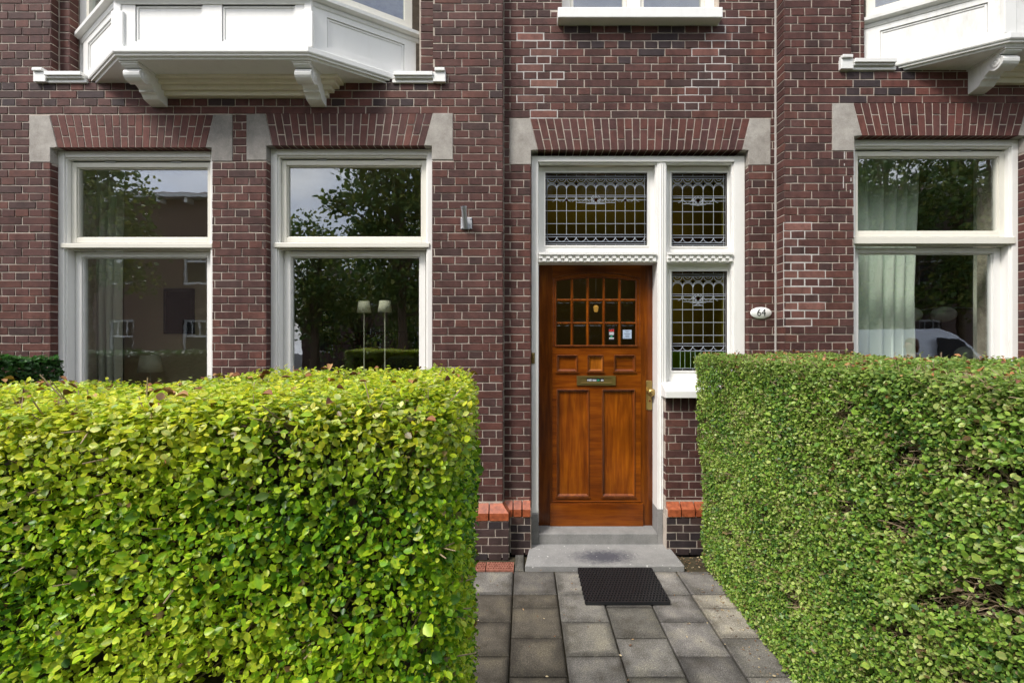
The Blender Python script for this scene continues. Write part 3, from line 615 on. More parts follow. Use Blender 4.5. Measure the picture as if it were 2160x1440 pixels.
mb.box(jl + .006, jr - .012, YF + .006, YF + .04, Z(342, YF) - .012, Z(342, YF) - .0007)
fr = mb.build('door_frame', M['paint'], house, bevel=.003)
# dentil band
mb = MB()
for a, c in ((jl + .006, px0 - b), (px1 + b, jr - b)):
    mb.box(a, c, YF - .018, YF + .012, tz1 + .001, tz1 + .02); mb.box(a, c, YF + .004, YF + .0118, tz0 + .004, tz1)
    n = round((c - a) / .062)
    for i in range(n):
        u = a + (c - a) * i / n; h = (tz1 - tz0); wq = (c - a) / n
        mb.box(u + .002, u + wq * .52, YF - .010, YF + .0035, tz0 + h * .52, tz1 - .001); mb.box(u + wq * .5, u + wq - .002, YF - .008, YF + .0034, tz0 + .006, tz0 + h * .5)
mb.build('dentil_band', M['paint'], fr)
def inner_frame(x0, x1, z0, z1, gx0, gx1, gz0, gz1, y):
    mb = MB(); layer(mb, mxz(y), x0, x1, z0, z1, 0, .05, [(gx0, gx1, gz0, gz1)], back=True); layer(mb, mxz(y), gx0 - .012, gx1 + .012, gz0 - .012, gz1 + .012, -.006, .02, [(gx0, gx1, gz0, gz1)])
    return mb.build('sash', M['paint'], fr, bevel=.002)
YG = YF + .10                              # plane of the leaded glass
def arcpts(cx, cz, r_, a0, a1, n=9): return [(cx + r_ * math.cos(R(a0 + (a1 - a0) * i / n)), YG, cz + r_ * math.sin(R(a0 + (a1 - a0) * i / n))) for i in range(n + 1)]
def leaded(gx0, gx1, gz0, gz1, n, rows, tall=False):
    root = MB(); cw = (gx1 - gx0) / (n + .36); bx = cw * .18; xs = [gx0 + bx + i * cw for i in range(n + 1)]; lw = .0034
    s = cw; zA, zB = gz1 - .022, gz1 - .040                     # double line at the top
    zarc = zB - s * 1.12; zh1 = zB - s * 1.72; zh2 = zh1 - s * .17; zh3 = zB - s * 2.2
    zb1 = gz0 + .018; zb2 = gz0 + .036; zl1 = zb2 + s * .5; zl2 = zl1 + .020
    if tall: zg = gz0 + .165; zb2 = zg; zl1 = zb2 + s * .5; zl2 = zl1 + .02
    H = lambda z, a=gx0, b=gx1: root.tube([(a, YG, z), (b, YG, z)], lw, 6)
    V = lambda x, a, b: root.tube([(x, YG + .001, a), (x, YG + .001, b)], lw, 6)
    for z in (zA, zB, zh1, zh2, zh3, zb1, zb2, zl1, zl2): H(z)
    for i in range(n + 1):
        V(xs[i], zA, gz1) if 0 < i < n else V(xs[i], gz0, gz1); V(xs[i], gz0, zb1) if 0 < i < n else None
        if not tall or 0 < i < n: V(xs[i], zl2, zh1 if i in (0, n) else zarc)
    for i in range(n):
        c = (xs[i] + xs[i + 1]) / 2; root.tube(arcpts(c, zarc - .001, s * .5, 0, 180, 10), lw, 6); root.tube(arcpts(c, zarc + s * .13, s * .5, 0, 180, 8), lw * .9, 6)
        root.tube(arcpts(c, zB, s * .46, 180, 360, 8), lw * .9, 6)
        root.tube(arcpts(c, zB, s * .22, 180, 360, 6), lw * .8, 6)
        root.tube(arcpts(c, zl1 + .002, s * .5, 180, 360, 8), lw, 6)
    for i in range(1, n): root.tube(arcpts(xs[i] - s * .5, zh2, s * .46, 278, 350, 5), lw * .8, 6); root.tube(arcpts(xs[i] + s * .5, zh2, s * .46, 190, 262, 5), lw * .8, 6)
    mid = (xs[0] + xs[n]) / 2; k = s if n % 2 == 0 else s * .5
    H(zh3 - s * .26, mid - k - s * (1 if n % 2 == 0 else .95), mid + k + s * (1 if n % 2 == 0 else .95)); H(zh3 - s * .38, mid - k, mid + k)
    dm = lambda x, z, r_: root.tube([(x - r_, YG - .001, z), (x, YG - .001, z + r_), (x + r_, YG - .001, z), (x, YG - .001, z - r_), (x - r_, YG - .001, z)], lw * .85, 6)
    dz = zh3 + s * .04; dm(mid, dz, s * .40); root.tube(arcpts(mid, dz, s * .47, 0, 360, 16), lw * .8, 6)
    for e in (-1, 1): root.tube(arcpts(mid + e * s * .62, dz + .01, s * .5, 200 if e > 0 else 250, 290 if e > 0 else 340, 6), lw * .8, 6)
    if tall:
        zq = zh3 - .055; H(zq, mid - s * .5, mid + s * .5); root.tube(arcpts(mid - s * .35, zq + .034, s * .36, 270, 350, 5), lw * .8, 6); root.tube(arcpts(mid + s * .35, zq + .034, s * .36, 190, 270, 5), lw * .8, 6)
    for z in rows: H(z)
    if tall:
        for i in range(n):
            for e in ((.78,) if i == 0 else (.22,) if i == n - 1 else (.22, .78)): V(xs[i] + s * e, zb1, zb2)
    o = root.build('lead_lattice', M['lead'], fr)
    y0, y1 = YG - .0015, YG + .0015; P = lambda a, b, c, d, m_: pm.box(a, b, y0, y1, c, d, m_)
    pm = MB(); P(gx0, xs[0], gz0, gz1, 1); P(xs[n], gx1, gz0, gz1, 1); P(xs[0], xs[n], zB, gz1, 1); P(xs[0], xs[n], gz0, zb1, 1); P(xs[0], xs[n], zb2, zl2, 1); P(xs[0], xs[n], zh2, zh1, 1)
    P(xs[0], xs[n], zb1, zb2, 4 if tall else 1); P(xs[0], xs[n], zl2, zh2, 0); P(xs[0], xs[n], zh1, zB, 0)
    for i in range(1, n): x, z = xs[i], zB - s * .52; pm.xz([(x - s * .14, z), (x, z - s * .14), (x + s * .14, z), (x, z + s * .14)], YG - .0035, YG - .002, 2)
    pm.xz([(mid - s * .2, dz), (mid, dz - s * .2), (mid + s * .2, dz), (mid, dz + s * .2)], YG - .0035, YG - .002, 3)
    if not tall and n > 6:
        for x in (xs[2], xs[n - 2]): dm(x, zh3, s * .22); pm.xz([(x - s * .17, zh3), (x, zh3 - s * .17), (x + s * .17, zh3), (x, zh3 + s * .17)], YG - .0035, YG - .002, 3)
    pm.build('leaded_pane', [M['olive'], M['amber'], M['blueg'], M['redg'], M['greeng']], fr)
def lz(py): return Z(py, YG)
def lx(px): return X(px, YG)
ys = YF + .075
for (a, c, z0, z1, g) in ((jl + .006, px0 - b, tz1 + .02, Z(342, YF) - .012, (1150, 1363.5, 519, 367)), (px1 + b, jr - b, tz1 + .02, Z(342, YF) - .012, (1414, 1530.5, 521, 367)), (px1 + b, jr - b, zsill, tz0 - .001, (1414, 1530.5, 781, 573))):
    inner_frame(a, c, z0, z1, lx(g[0]), lx(g[1]), lz(g[2]), lz(g[3]), ys)
leaded(lx(1150), lx(1363.5), lz(519), lz(367), 10, [lz(445), lz(472)])
leaded(lx(1414), lx(1530.5), lz(521), lz(367), 5, [lz(447), lz(474)])
leaded(lx(1414), lx(1530.5), lz(781), lz(573), 5, [lz(653), lz(680), lz(707)], True)
# side light sill
yl = YC - .075; mb = MB()
pr = [(YF + .1, zsill - .001), (YC + .02, zsill - .008), (yl + .02, zsill - .052), (yl, zsill - .06), (yl, sz1 + .004), (YF + .1, sz1 + .004)]
xa, xb = X(1404, yl), DX1 - .002; n = len(pr); mb.add([(xa, a, c) for a, c in pr] + [(xb, a, c) for a, c in pr], [tuple(range(n - 1, -1, -1)), tuple(range(n, 2 * n))] + [(i, (i + 1) % n, n + (i + 1) % n, n + i) for i in range(n)])
mb.build('window_sill', M['bay'], fr, bevel=.004)
# stone jamb blocks and threshold
MB().box(jx0 - .002, jl + .004, YF - .012, YF + .2, 0, Z(1082, YF) - .001).build('jamb_stone', M['bluestone'], fr, bevel=.004); MB().box(px0 - .002, X(1402, YC), YF - .012, YF + .2, 0, .32).build('jamb_stone', M['bluestone'], fr, bevel=.004)
mb = MB(); zth = Z(1125, 3.777); mb.add([(jl + .0045, 3.777, .0), (px0 - .0025, 3.777, .0), (px0 - .0025, 3.777, zth), (jl + .0045, 3.777, zth), (jl + .0045, 4.1, 0), (px0 - .0025, 4.1, 0), (px0 - .0025, 4.1, zth + .012), (jl + .0045, 4.1, zth + .012)], [(0, 1, 2, 3), (3, 2, 6, 7), (0, 3, 7, 4), (1, 5, 6, 2), (4, 7, 6, 5)])
mb.build('threshold', M['bluestone'], fr, bevel=.006)
# door leaf
dx0, dx1, dz0, dz1 = X(1135.5, YD), X(1379, YD), Z(1109, YD), Z(555, YD)
dp = lambda u: X(1100 + u / 4.5, YD); dq = lambda v: Z(540 + v / 4.5, YD)
gx0, gx1, gz0, gz1 = dp(330), dp(1085), dq(848), dq(200)
panels = [(dp(338), dp(528), dq(1092), dq(942)), (dp(632), dp(773), dq(1092), dq(942)), (dp(882), dp(1075), dq(1092), dq(942)), (dp(338), dp(638), Z(1046, YD), dq(1268)), (dp(768), dp(1075), Z(1046, YD), dq(1268))]
sl, sr = dp(292), dp(1132)
mb = MB()
layer(mb, mxz(YD), sl, sr, dz0, dz1, 0, .04, panels + [(gx0, gx1, gz0, gz1)], 0)
mb.box(dx0, sl - .0008, YD + .0012, YD + .044, dz0, dz1, 1); mb.box(sr + .0008, dx1, YD + .0012, YD + .044, dz0, dz1, 1)
door = mb.build('front_door', [M['woodh'], M['wooddk']], house)
mb = MB(); mb.box(sl - .02, sr + .02, YD - .014, YD - .0005, dz0 + .002, Z(1060, YD)); mb.box(sl - .004, sr + .004, YD - .009, YD - .0007, Z(1058, YD), Z(1055.5, YD)); mb.build('kick_rail', M['woodh'], door, bevel=.004)
# arched filler under the top rail
cxm = (gx0 + gx1) / 2
def archz(x, zc, ze, hw): t = (x - cxm) / hw; return zc - (zc - ze) * t * t
hw = (gx1 - gx0) / 2; NA = 24; axs = [gx0 + 2 * hw * i / NA for i in range(NA + 1)]
mb = MB()
for a, c in zip(axs, axs[1:]): mb.xz([(a, gz1 + .001), (c, gz1 + .001), (c, archz(c, dq(210), dq(238), hw)), (a, archz(a, dq(210), dq(238), hw))], YD + .0004, YD + .03)
mb.build('arch_rail', M['woodh'], door)
mb = MB()                                          # arched bead
mb.tube([(x, YD - .004, archz(x, dq(157), dq(212), hw * 1.1)) for x in [cxm + hw * 1.1 * (i / 12 - 1) for i in range(25)]], .006, 8)
mb.tube([(x, YD - .002, archz(x, dq(200), dq(228), hw)) for x in axs], .007, 8)
for x in (gx0 - .004, gx1 + .004): mb.tube([(x, YD - .002, gz0), (x, YD - .002, dq(235))], .006, 8)
mb.tube([(gx0 - .012, YD - .004, gz0 - .004), (gx1 + .012, YD - .004, gz0 - .004)], .0085, 8); mb.tube([(sl + .012, YD - .001, gz0 - .012), (sl + .012, YD - .001, dq(212))], .004, 6); mb.tube([(sr - .012, YD - .001, gz0 - .012), (sr - .012, YD - .001, dq(212))], .004, 6)
for p in panels:
    for q in ((p[0], p[2], p[1], p[2]), (p[0], p[3], p[1], p[3]), (p[0], p[2], p[0], p[3]), (p[1], p[2], p[1], p[3])): mb.tube([(q[0], YD - .002, q[1]), (q[2], YD - .002, q[3])], .0055, 8)
    mb.box(p[0] - .012, p[1] + .012, YD - .012, YD + .001, p[2] - .014, p[2] - .004)
mb.build('moulding', M['woodd'], door)
for i, p in enumerate(panels):
    mb = MB(); dd = .016
    a, c, e, f = p; g = .016
    mb.add([(a, YD + .004, e), (c, YD + .004, e), (c, YD + .004, f), (a, YD + .004, f), (a + g, YD + dd, e + g), (c - g, YD + dd, e + g), (c - g, YD + dd, f - g), (a + g, YD + dd, f - g)], [(0, 1, 5, 4), (1, 2, 6, 5), (2, 3, 7, 6), (3, 0, 4, 7), (4, 5, 6, 7)])
    mb.build('panel', M['woodl'] if i == 1 else M['wood'] if i > 2 else M['woodh'], door)
# glazing bars
mb = MB(); bars = [(465, 495), (613, 645), (767, 797), (917, 948)]
for a, c in bars:
    x0, x1 = dp(a), dp(c); mb.box(x0 + .003, x1 - .003, YD + .003, YD + .03, gz0, dq(207)); mb.box((x0 + x1) / 2 - .004, (x0 + x1) / 2 + .004, YD - .003, YD + .0028, gz0, dq(207))
for a, c in ((402, 432), (622, 650)): mb.box(gx0, gx1, YD + .0045, YD + .0295, dq(c) + .003, dq(a) - .003); mb.box(gx0, gx1, YD + .0005, YD + .0042, (dq(a) + dq(c)) / 2 - .004, (dq(a) + dq(c)) / 2 + .004)
mb.build('glazing_bar', M['wood'], door, bevel=.0025)
mb = MB()
colsx = [(332, 466), (494, 614), (644, 768), (796, 918), (947, 1083)]; rowz = [(402, 200), (622, 432), (847, 650)]
for (a, c) in colsx:
    for (e, f) in rowz:
        x0, x1, z0, z1 = dp(a), dp(c), dq(e), dq(f); g = .014
        if f == 200: mb.add([(x0, YD + .02, z0), (x1, YD + .02, z0), (x1, YD + .02, min(z1, archz(x1, dq(205), dq(230), hw))), (x0, YD + .02, min(z1, archz(x0, dq(205), dq(230), hw)))], [(0, 1, 2, 3)])
        else: mb.add([(x0, YD + .020, z0), (x1, YD + .020, z0), (x1, YD + .020, z1), (x0, YD + .020, z1), (x0 + g, YD + .017, z0 + g), (x1 - g, YD + .017, z0 + g), (x1 - g, YD + .017, z1 - g), (x0 + g, YD + .017, z1 - g)], [(0, 1, 5, 4), (1, 2, 6, 5), (2, 3, 7, 6), (3, 0, 4, 7), (4, 5, 6, 7)])
mb.build('door_pane', M['doorglass'], door)
def text(s, x, y, z, size, m, parent, name='lettering', wide=1.0, bold=0):
    cu = bpy.data.curves.new(name, 'FONT'); cu.body = s; cu.size = size; cu.align_x = 'CENTER'; cu.align_y = 'CENTER'; cu.extrude = .0004; cu.offset = bold
    t = bpy.data.objects.new(name + '_tmp', cu); COL.objects.link(t); bpy.context.view_layer.update()
    me = bpy.data.meshes.new_from_object(t.evaluated_get(bpy.context.evaluated_depsgraph_get())); bpy.data.objects.remove(t)
    me.name = name; me.transform(Matrix.Translation((x, y, z)) @ Matrix.Rotation(R(90), 4, 'X') @ Matrix.Diagonal((wide, 1, 1, 1))); me.materials.clear(); me.materials.append(m)
    o = bpy.data.objects.new(name, me); COL.objects.link(o)
    if parent is not None: o.parent = parent; o.matrix_parent_inverse = parent_matrix(parent).inverted()
    return o
# letter plate
ax0, ax1, az0, az1 = X(1216.5, YD), X(1298, YD), Z(812, YD), Z(792, YD)
mb = MB(); layer(mb, mxz(YD - .012), ax0, ax1, az0, az1, 0, .0115, [(ax0 + .03, ax1 - .03, az0 + .019, az1 - .019)]); mb.box(ax0 + .03, ax1 - .03, YD - .007, YD - .001, az0 + .019, az1 - .019); mb.box(ax0 + .032, ax1 - .032, YD - .018, YD - .0125, az0 + .016, az0 + .024)
lp = mb.build('letter_plate', M['brass'], door, bevel=.002)
sk0, sk1 = ax0 + .087, ax1 - .1
mb = MB(); mb.box(sk0, sk1, YD - .0085, YD - .0075, az0 + .032, az1 - .020)
text('NEE', sk0 + .022, YD - .009, az0 + .043, .021, M['paper'], door, bold=.0006); text('JA', sk1 - .047, YD - .009, az0 + .043, .021, M['green'], door, bold=.0006)
for a, c in ((.048, .082), (.12, .142)):
    for h in (.036, .041, .046): mb.box(sk0 + a, sk0 + c, YD - .0093, YD - .0088, az0 + h, az0 + h + .003, 1)
mb.build('letter_sticker', [M['black'], M['paper']], door)
# stickers on the glass
gx, gy = dp(857), YD + .012
mb = MB().box(gx - .024, gx + .024, gy, gy + .0006, dq(800), dq(680))
text('NEE', gx, gy - .0006, dq(707), .026, M['red'], door, bold=.0008); text('JA', gx, gy - .0006, dq(762), .020, M['green'], door, bold=.0006)
for v in (724, 731, 738, 745): mb.box(gx - .02, gx + .02, gy - .0008, gy - .0003, dq(v) - .002, dq(v) + .002, 1)
for v in (775, 783): mb.box(gx - .02, gx + .02, gy - .0008, gy - .0003, dq(v) - .0022, dq(v) + .0022, 1)
mb.build('door_sticker', [M['black'], M['paper']], door)
mb = MB().box(dp(965), dp(1048), gy, gy + .0006, dq(783), dq(700))
for v, a, c in ((712, 985, 1030), (722, 995, 1020), (735, 975, 1038), (742, 985, 1030), (755, 985, 1028), (763, 992, 1022), (772, 972, 1042)): mb.box(dp(a), dp(c), gy - .0008, gy - .0003, dq(v) - .0011, dq(v) + .0011, 1)
mb.build('door_notice', [M['blue'], M['black']], door)
# knob and plate
kx, kz = X(1371, YD), Z(826, YD); hx0, hx1 = X(1362.5, YD), X(1375.5, YD); mb = MB()
zt_, zb_ = Z(802, YD), Z(864, YD); c_ = .008; mb.xz([(hx0 + c_, zt_), (hx0, zt_ - c_), (hx0, zb_ + c_), (hx0 + c_, zb_), (hx1 - c_, zb_), (hx1, zb_ + c_), (hx1, zt_ - c_), (hx1 - c_, zt_)], YD - .007, YD - .0005)
hd = mb.build('door_handle', M['brass'], door, bevel=.002)
MB().lathe((kx, YD - .006, kz), [(.016, 0), (.013, .012), (.013, .02), (.028, .03), (.035, .044), (.034, .056), (.026, .066), (.010, .070), (.0, .0705)], (0, -1, 0), 24).build('door_knob', M['brass'], door, smooth=True)
MB().lathe((kx - .004, YD - .0065, Z(845, YD)), [(.009, 0), (.009, .004), (.007, .006), (.001, .006)], (0, -1, 0), 16).build('keyhole', M['woodd'], door)
# bell push on the left jamb
bxm, bzm = X(1124.5, YF - .006), Z(755, YF); mb = MB().box(bxm - .014, bxm + .014, YF - .008, YF - .0005, bzm - .045, bzm + .045); mb.lathe((bxm, YF - .0075, bzm + .005), [(.010, 0), (.010, .006), (.007, .010), (.0, .011)], (0, -1, 0), 16)
mb.box(bxm - .009, bxm + .009, YF - .014, YF - .0085, bzm + .02, bzm + .035); mb.build('doorbell', M['brass'], house, bevel=.002)

# ------------------------------------------------------------------ signs and fixings on the brick
nx, nz_ = X(1604.5, YC), Z(660, YC); r1, r2 = X(1627, YC) - nx, (Z(648, YC) - Z(672.5, YC)) / 2
mb = MB(); n = 40; vs = []
for (k, y) in ((1, YC - .002), (1, YC - .006), (.94, YC - .010), (.0, YC - .012)):
    vs += [(nx + r1 * k * math.cos(2 * math.pi * i / n), y, nz_ + r2 * k * math.sin(2 * math.pi * i / n)) for i in range(n)]
mb.add(vs, [(j * n + i, j * n + (i + 1) % n, (j + 1) * n + (i + 1) % n, (j + 1) * n + i) for j in range(3) for i in range(n)])
sg = mb.build('house_number_sign', M['enamel'], smooth=True); tag(sg, 'white oval enamel sign with black number 64 on brick', 'sign')
text('64', nx, YC - .0126, nz_, .082, M['black'], sg, wide=.92)
fx, fz = X(984, YL), Z(471, YL); fb = empty('flagpole_holder', (fx, YL, fz), 'grey metal flagpole holder bolted to brick between window and door', 'flagpole holder')
MB().box(fx - .045, fx + .045, YL - .008, YL + .002, fz - .05, fz + .045).build('base_plate', M['steel'], fb, bevel=.003)
mb = MB(); mb.tube([(fx - .008, YL - .006, fz - .04), (fx - .008, YL - .10, fz + .105)], .021, 18, cap=False); mb.tube([(fx - .008, YL - .006, fz - .04), (fx - .008, YL - .10, fz + .105)], .017, 18, cap=False); mb.tube([(fx - .008, YL - .096, fz + .098), (fx - .008, YL - .10, fz + .105)], .024, 18, cap=False); mb.build('socket_tube', M['steel'], fb, smooth=True)
for a in (-1, 1):
    for c in (-1, 1): MB().lathe((fx + a * .035, YL - .008, fz - .0025 + c * .038), [(.007, 0), (.007, .004), (.004, .006), (0, .006)], (0, -1, 0), 8).build('bolt', M['steel'], fb)

# ------------------------------------------------------------------ ground, path, step, mat
def sheet(name, x0, x1, y0, y1, z, m, kind='structure'):
    o = MB().box(x0, x1, y0, y1, z - .05, z).build(name, m); return tag(o, kind=kind)
sheet('ground', -60, 60, -60, 30, -.16, M['asphalt']); 
sheet('garden_soil', -6.6, 7.2, .25, 3.66, -.022, M['soil'])
TP = .303; TX0 = -.082
mb = MB()
TPAL = [(0.171, 0.16, 0.138), (0.147, 0.138, 0.121), (0.201, 0.19, 0.171), (0.181, 0.17, 0.154), (0.211, 0.2, 0.182), (0.137, 0.128, 0.116)]
def paver(x0, x1, y0, y1, c, tilt=.003):
    z = [random.uniform(-tilt, tilt) * .5 for _ in range(4)]; e = .008; g = .0045; dk = random.uniform(.42, .7); qi = random.uniform(.03, .075)
    x0 += g; x1 -= g; y0 += g; y1 -= g
    top = [(x0 + e, y0 + e, z[0]), (x1 - e, y0 + e, z[1]), (x1 - e, y1 - e, z[2]), (x0 + e, y1 - e, z[3])]; md = [(x0, y0, z[0] - .006), (x1, y0, z[1] - .006), (x1, y1, z[2] - .006), (x0, y1, z[3] - .006)]; bt = [(x, y, -.04) for x, y, _ in md]
    inn = [(x0 + qi * random.uniform(.7, 1.4), y0 + qi * random.uniform(.7, 1.4), z[0]), (x1 - qi * random.uniform(.7, 1.4), y0 + qi * random.uniform(.7, 1.4), z[1]), (x1 - qi * random.uniform(.7, 1.4), y1 - qi, z[2]), (x0 + qi, y1 - qi, z[3])]
    o_ = len(mb.v); mb.add(inn, [(0, 1, 2, 3)], 0, c); c = tuple(v * dk for v in c)
    mb.f += [(o_ + 4 + k, o_ + 4 + (k + 1) % 4, o_ + (k + 1) % 4, o_ + k) for k in range(4)]; mb.m += [0] * 4
    mb.add(top + md + bt, [(4 + k, 4 + (k + 1) % 4, (k + 1) % 4, k) for k in range(4)] + [(8 + k, 8 + (k + 1) % 4, 4 + (k + 1) % 4, 4 + k) for k in range(4)], 0, c)
for k in range(-1, 5):
    y = 3.396 if k in (-1, 0, 2, 4) else 3.396
    x0 = TX0 + TP * k; x1 = x0 + TP
    if k == 4: x1 = x0 + .27
    # joints of each column: half a paver off from its neighbour further down the path
    ys = [3.396, 3.087] + ([2.935] if k in (0, 2, 4) else [])
    if k == 2: ys = [3.396, 3.087, 2.935]
    yy = ys[-1]
    while yy > .6: yy -= TP; ys.append(yy)
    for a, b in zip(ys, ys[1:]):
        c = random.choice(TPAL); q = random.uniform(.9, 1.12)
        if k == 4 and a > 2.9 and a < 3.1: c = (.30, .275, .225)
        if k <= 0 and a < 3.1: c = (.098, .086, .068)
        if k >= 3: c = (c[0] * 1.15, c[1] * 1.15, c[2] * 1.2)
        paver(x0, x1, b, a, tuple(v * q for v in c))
paver(-.079, -.003, 3.40, 3.66, (.15, .145, .13)); paver(X(1083, 3.5) + .004, -.004, 3.66, 3.72, (.13, .12, .11)) if False else None
for k in range(-8, -1): 
    for j in range(9): paver(TX0 + TP * k, TX0 + TP * (k + 1), 3.396 - TP * (j + 1) + .0, 3.396 - TP * j, random.choice(TPAL)) if k > -3 and j < 7 else None
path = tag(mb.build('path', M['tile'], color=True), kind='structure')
# pavement and kerb in front of the gardens
mb = MB()
for i in range(-30, 34):
    for j in range(9): paver(i * .303 + (.15 if j % 2 else 0), i * .303 + .303 + (.15 if j % 2 else 0), .35 - .303 * (j + 1), .35 - .303 * j, random.choice(TPAL))
tag(mb.build('pavement', M['tile'], color=True), kind='structure')
sheet('pavement_bed', -22, 22, -2.42, .25, -.03, M['soil']); tag(MB().box(-22, 22, -2.56, -2.42, -.15, -.005).build('kerb', M['stone'], bevel=.015), kind='structure')
# bluestone step in front of the door
mb = MB(); mb.add([(.001, 3.415, -.02), (1.20, 3.415, -.02), (1.18, 3.776, -.02), (.045, 3.776, -.02), (.001, 3.415, .028), (1.20, 3.415, .028), (1.18, 3.776, .032), (.045, 3.776, .032)], [(0, 3, 2, 1), (4, 5, 6, 7), (0, 1, 5, 4), (1, 2, 6, 5), (2, 3, 7, 6), (3, 0, 4, 7)])
mb.build('door_step', M['slab'], bevel=.006); tag(bpy.data.objects['door_step'], 'worn grey stone slab lying flat before the wooden front door', 'step')
# rubber ring mat
mx0, mx1, my0, my1 = .395, .945, 2.955, 3.395; mb = MB(); nx_, ny_ = 25, 16
for j in range(ny_ + 1): y = my0 + (my1 - my0) * j / ny_; mb.box(mx0, mx1, y - .0042, y + .0042, .003, .024)
for j in range(ny_):
    y0, y1 = my0 + (my1 - my0) * j / ny_, my0 + (my1 - my0) * (j + 1) / ny_
    for i in range(nx_ + 1):
        x = mx0 + (mx1 - mx0) * (i + (.5 if j % 2 else 0)) / (nx_ + .5); mb.box(x - .0042, x + .0042, y0 + .0041, y1 - .0041, .0032, .0235)
mb.box(mx0 + .002, mx1 - .002, my0 + .002, my1 - .002, .001, .0045)
tag(mb.build('doormat', M['rubber']), 'black rubber ring doormat on the pavers before the step', 'doormat')
# perforated red bricks let into the ground beside the plinth
def airbrick(x0, x1, y0, y1, label):
    mb = MB(); mp = lambda u, v, d: (u, v, .004 - d); holes = []; n = max(2, round((x1 - x0) / .021))
    for r_ in range(4):
        for i in range(n):
            u = x0 + .008 + (x1 - x0 - .016) * (i + .25 + .4 * (r_ % 2)) / n; v = y0 + (y1 - y0) * (r_ + .62) / 4.2
            if u + .013 < x1: holes.append((u, u + .012, v, v + .017))
    layer(mb, mp, x0, x1, y0, y1, 0, .045, holes, 0, (.33, .135, .095)); mb.box(x0 + .002, x1 - .002, y0 + .002, y1 - .002, -.045, -.026, 0, (.025, .012, .010))  # hole bottoms coloured darker, shade in the holes put into the colour
    o = mb.build('perforated_brick', M['plinth'], color=True); tag(o, label, 'brick', 'perforated bricks laid in the ground by the plinth'); return o
airbrick(-.292, -.084, 3.40, 3.525, 'whole perforated red brick set in the ground nearest the step')
airbrick(-.506, -.299, 3.40, 3.525, 'perforated red brick partly hidden under the end of the left hedge')

# ------------------------------------------------------------------ hedges (leaf by leaf)
def nzf(p, s, seed):                       # cheap smooth noise, about -1..1
    r_ = np.random.RandomState(seed); out = np.zeros(len(p))
    for i in range(6):
        k = r_.normal(size=3); k /= np.linalg.norm(k); out += np.sin(p @ (k * s * r_.uniform(.6, 1.7)) + r_.uniform(0, 6.28))
    return out / 3.0
def unit(v): return v / np.maximum(1e-9, np.linalg.norm(v, axis=1))[:, None]
OT = np.array([0, .22, .5, .82, 1, .82, .5, .22]); OW = np.array([0, .72, 1, .58, 0, -.58, -1, -.72])
def leaf_mesh(name, P, Nn, D, Ln, Wd, C, parent, m, mi=None, curl=.18, fold=.22):
    """P base points, D leaf directions, Nn leaf-face normals, Ln lengths, Wd half widths, C colours"""
    n = len(P); D = unit(D); B = unit(np.cross(Nn, D)); Nn = np.cross(D, B)
    cu = Ln * RS.uniform(-.3, 1, n) * curl
    V = P[:, None, :] + D[:, None, :] * (Ln[:, None] * OT)[..., None] + B[:, None, :] * (Wd[:, None] * OW)[..., None] + Nn[:, None, :] * ((Wd * fold)[:, None] * np.abs(OW) - cu[:, None] * OT ** 2)[..., None]
    me = bpy.data.meshes.new(name); me.vertices.add(n * 8); me.vertices.foreach_set('co', V.astype(np.float32).ravel())
    f = np.array([0, 1, 2, 3, 4, 0, 4, 5, 6, 7]); idx = (np.arange(n)[:, None] * 8 + f).ravel()
    me.loops.add(n * 10); me.loops.foreach_set('vertex_index', idx.astype(np.int32)); me.polygons.add(n * 2); me.polygons.foreach_set('loop_start', (np.arange(n * 2) * 5).astype(np.int32))
    me.polygons.foreach_set('use_smooth', np.ones(n * 2, bool))
    a = me.color_attributes.new('col', 'FLOAT_COLOR', 'POINT'); c4 = np.ones((n, 8, 4), np.float32)
    c4[:, :, :3] = C[:, None, :]
    if m is M['leaf']: c4[:, [0, 4], :3] *= np.array([.72, .86, .8]); c4[:, [2, 6], :3] *= np.array([1.12, 1.06, 1.05])   # greener midrib, paler margin
    a.data.foreach_set('color', c4.ravel()); me.materials.append(m); me.update(calc_edges=True); me.validate()
    o = bpy.data.objects.new(name, me); COL.objects.link(o)
    if parent is not None: o.parent = parent; o.matrix_parent_inverse = parent_matrix(parent).inverted()
    return o
def rbox_samples(bx, dens, r):
    """points and normals on a rounded box; dens: leaves per m2 for faces -x +x -y +y +z"""
    x0, x1, y0, y1, z0, z1 = bx; Pp = []
    def face(n, ax, val, a, b, c, d):
        u = RS.uniform(a, b, n); v = RS.uniform(c, d, n); p = np.empty((n, 3)); o = [i for i in range(3) if i != ax]; p[:, ax] = val; p[:, o[0]] = u; p[:, o[1]] = v; Pp.append(p)
    A = ((x1 - x0), (y1 - y0), (z1 - z0))
    face(int(dens[0] * A[1] * A[2]), 0, x0, y0, y1, z0, z1); face(int(dens[1] * A[1] * A[2]), 0, x1, y0, y1, z0, z1)
    face(int(dens[2] * A[0] * A[2]), 1, y0, x0, x1, z0, z1); face(int(dens[3] * A[0] * A[2]), 1, y1, x0, x1, z0, z1); face(int(dens[4] * A[0] * A[1]), 2, z1, x0, x1, y0, y1)
    p = np.concatenate(Pp); q = np.clip(p, [x0 + r, y0 + r, z0 - 1], [x1 - r, y1 - r, z1 - r]); nn = unit(p - q); return q + nn * r, nn
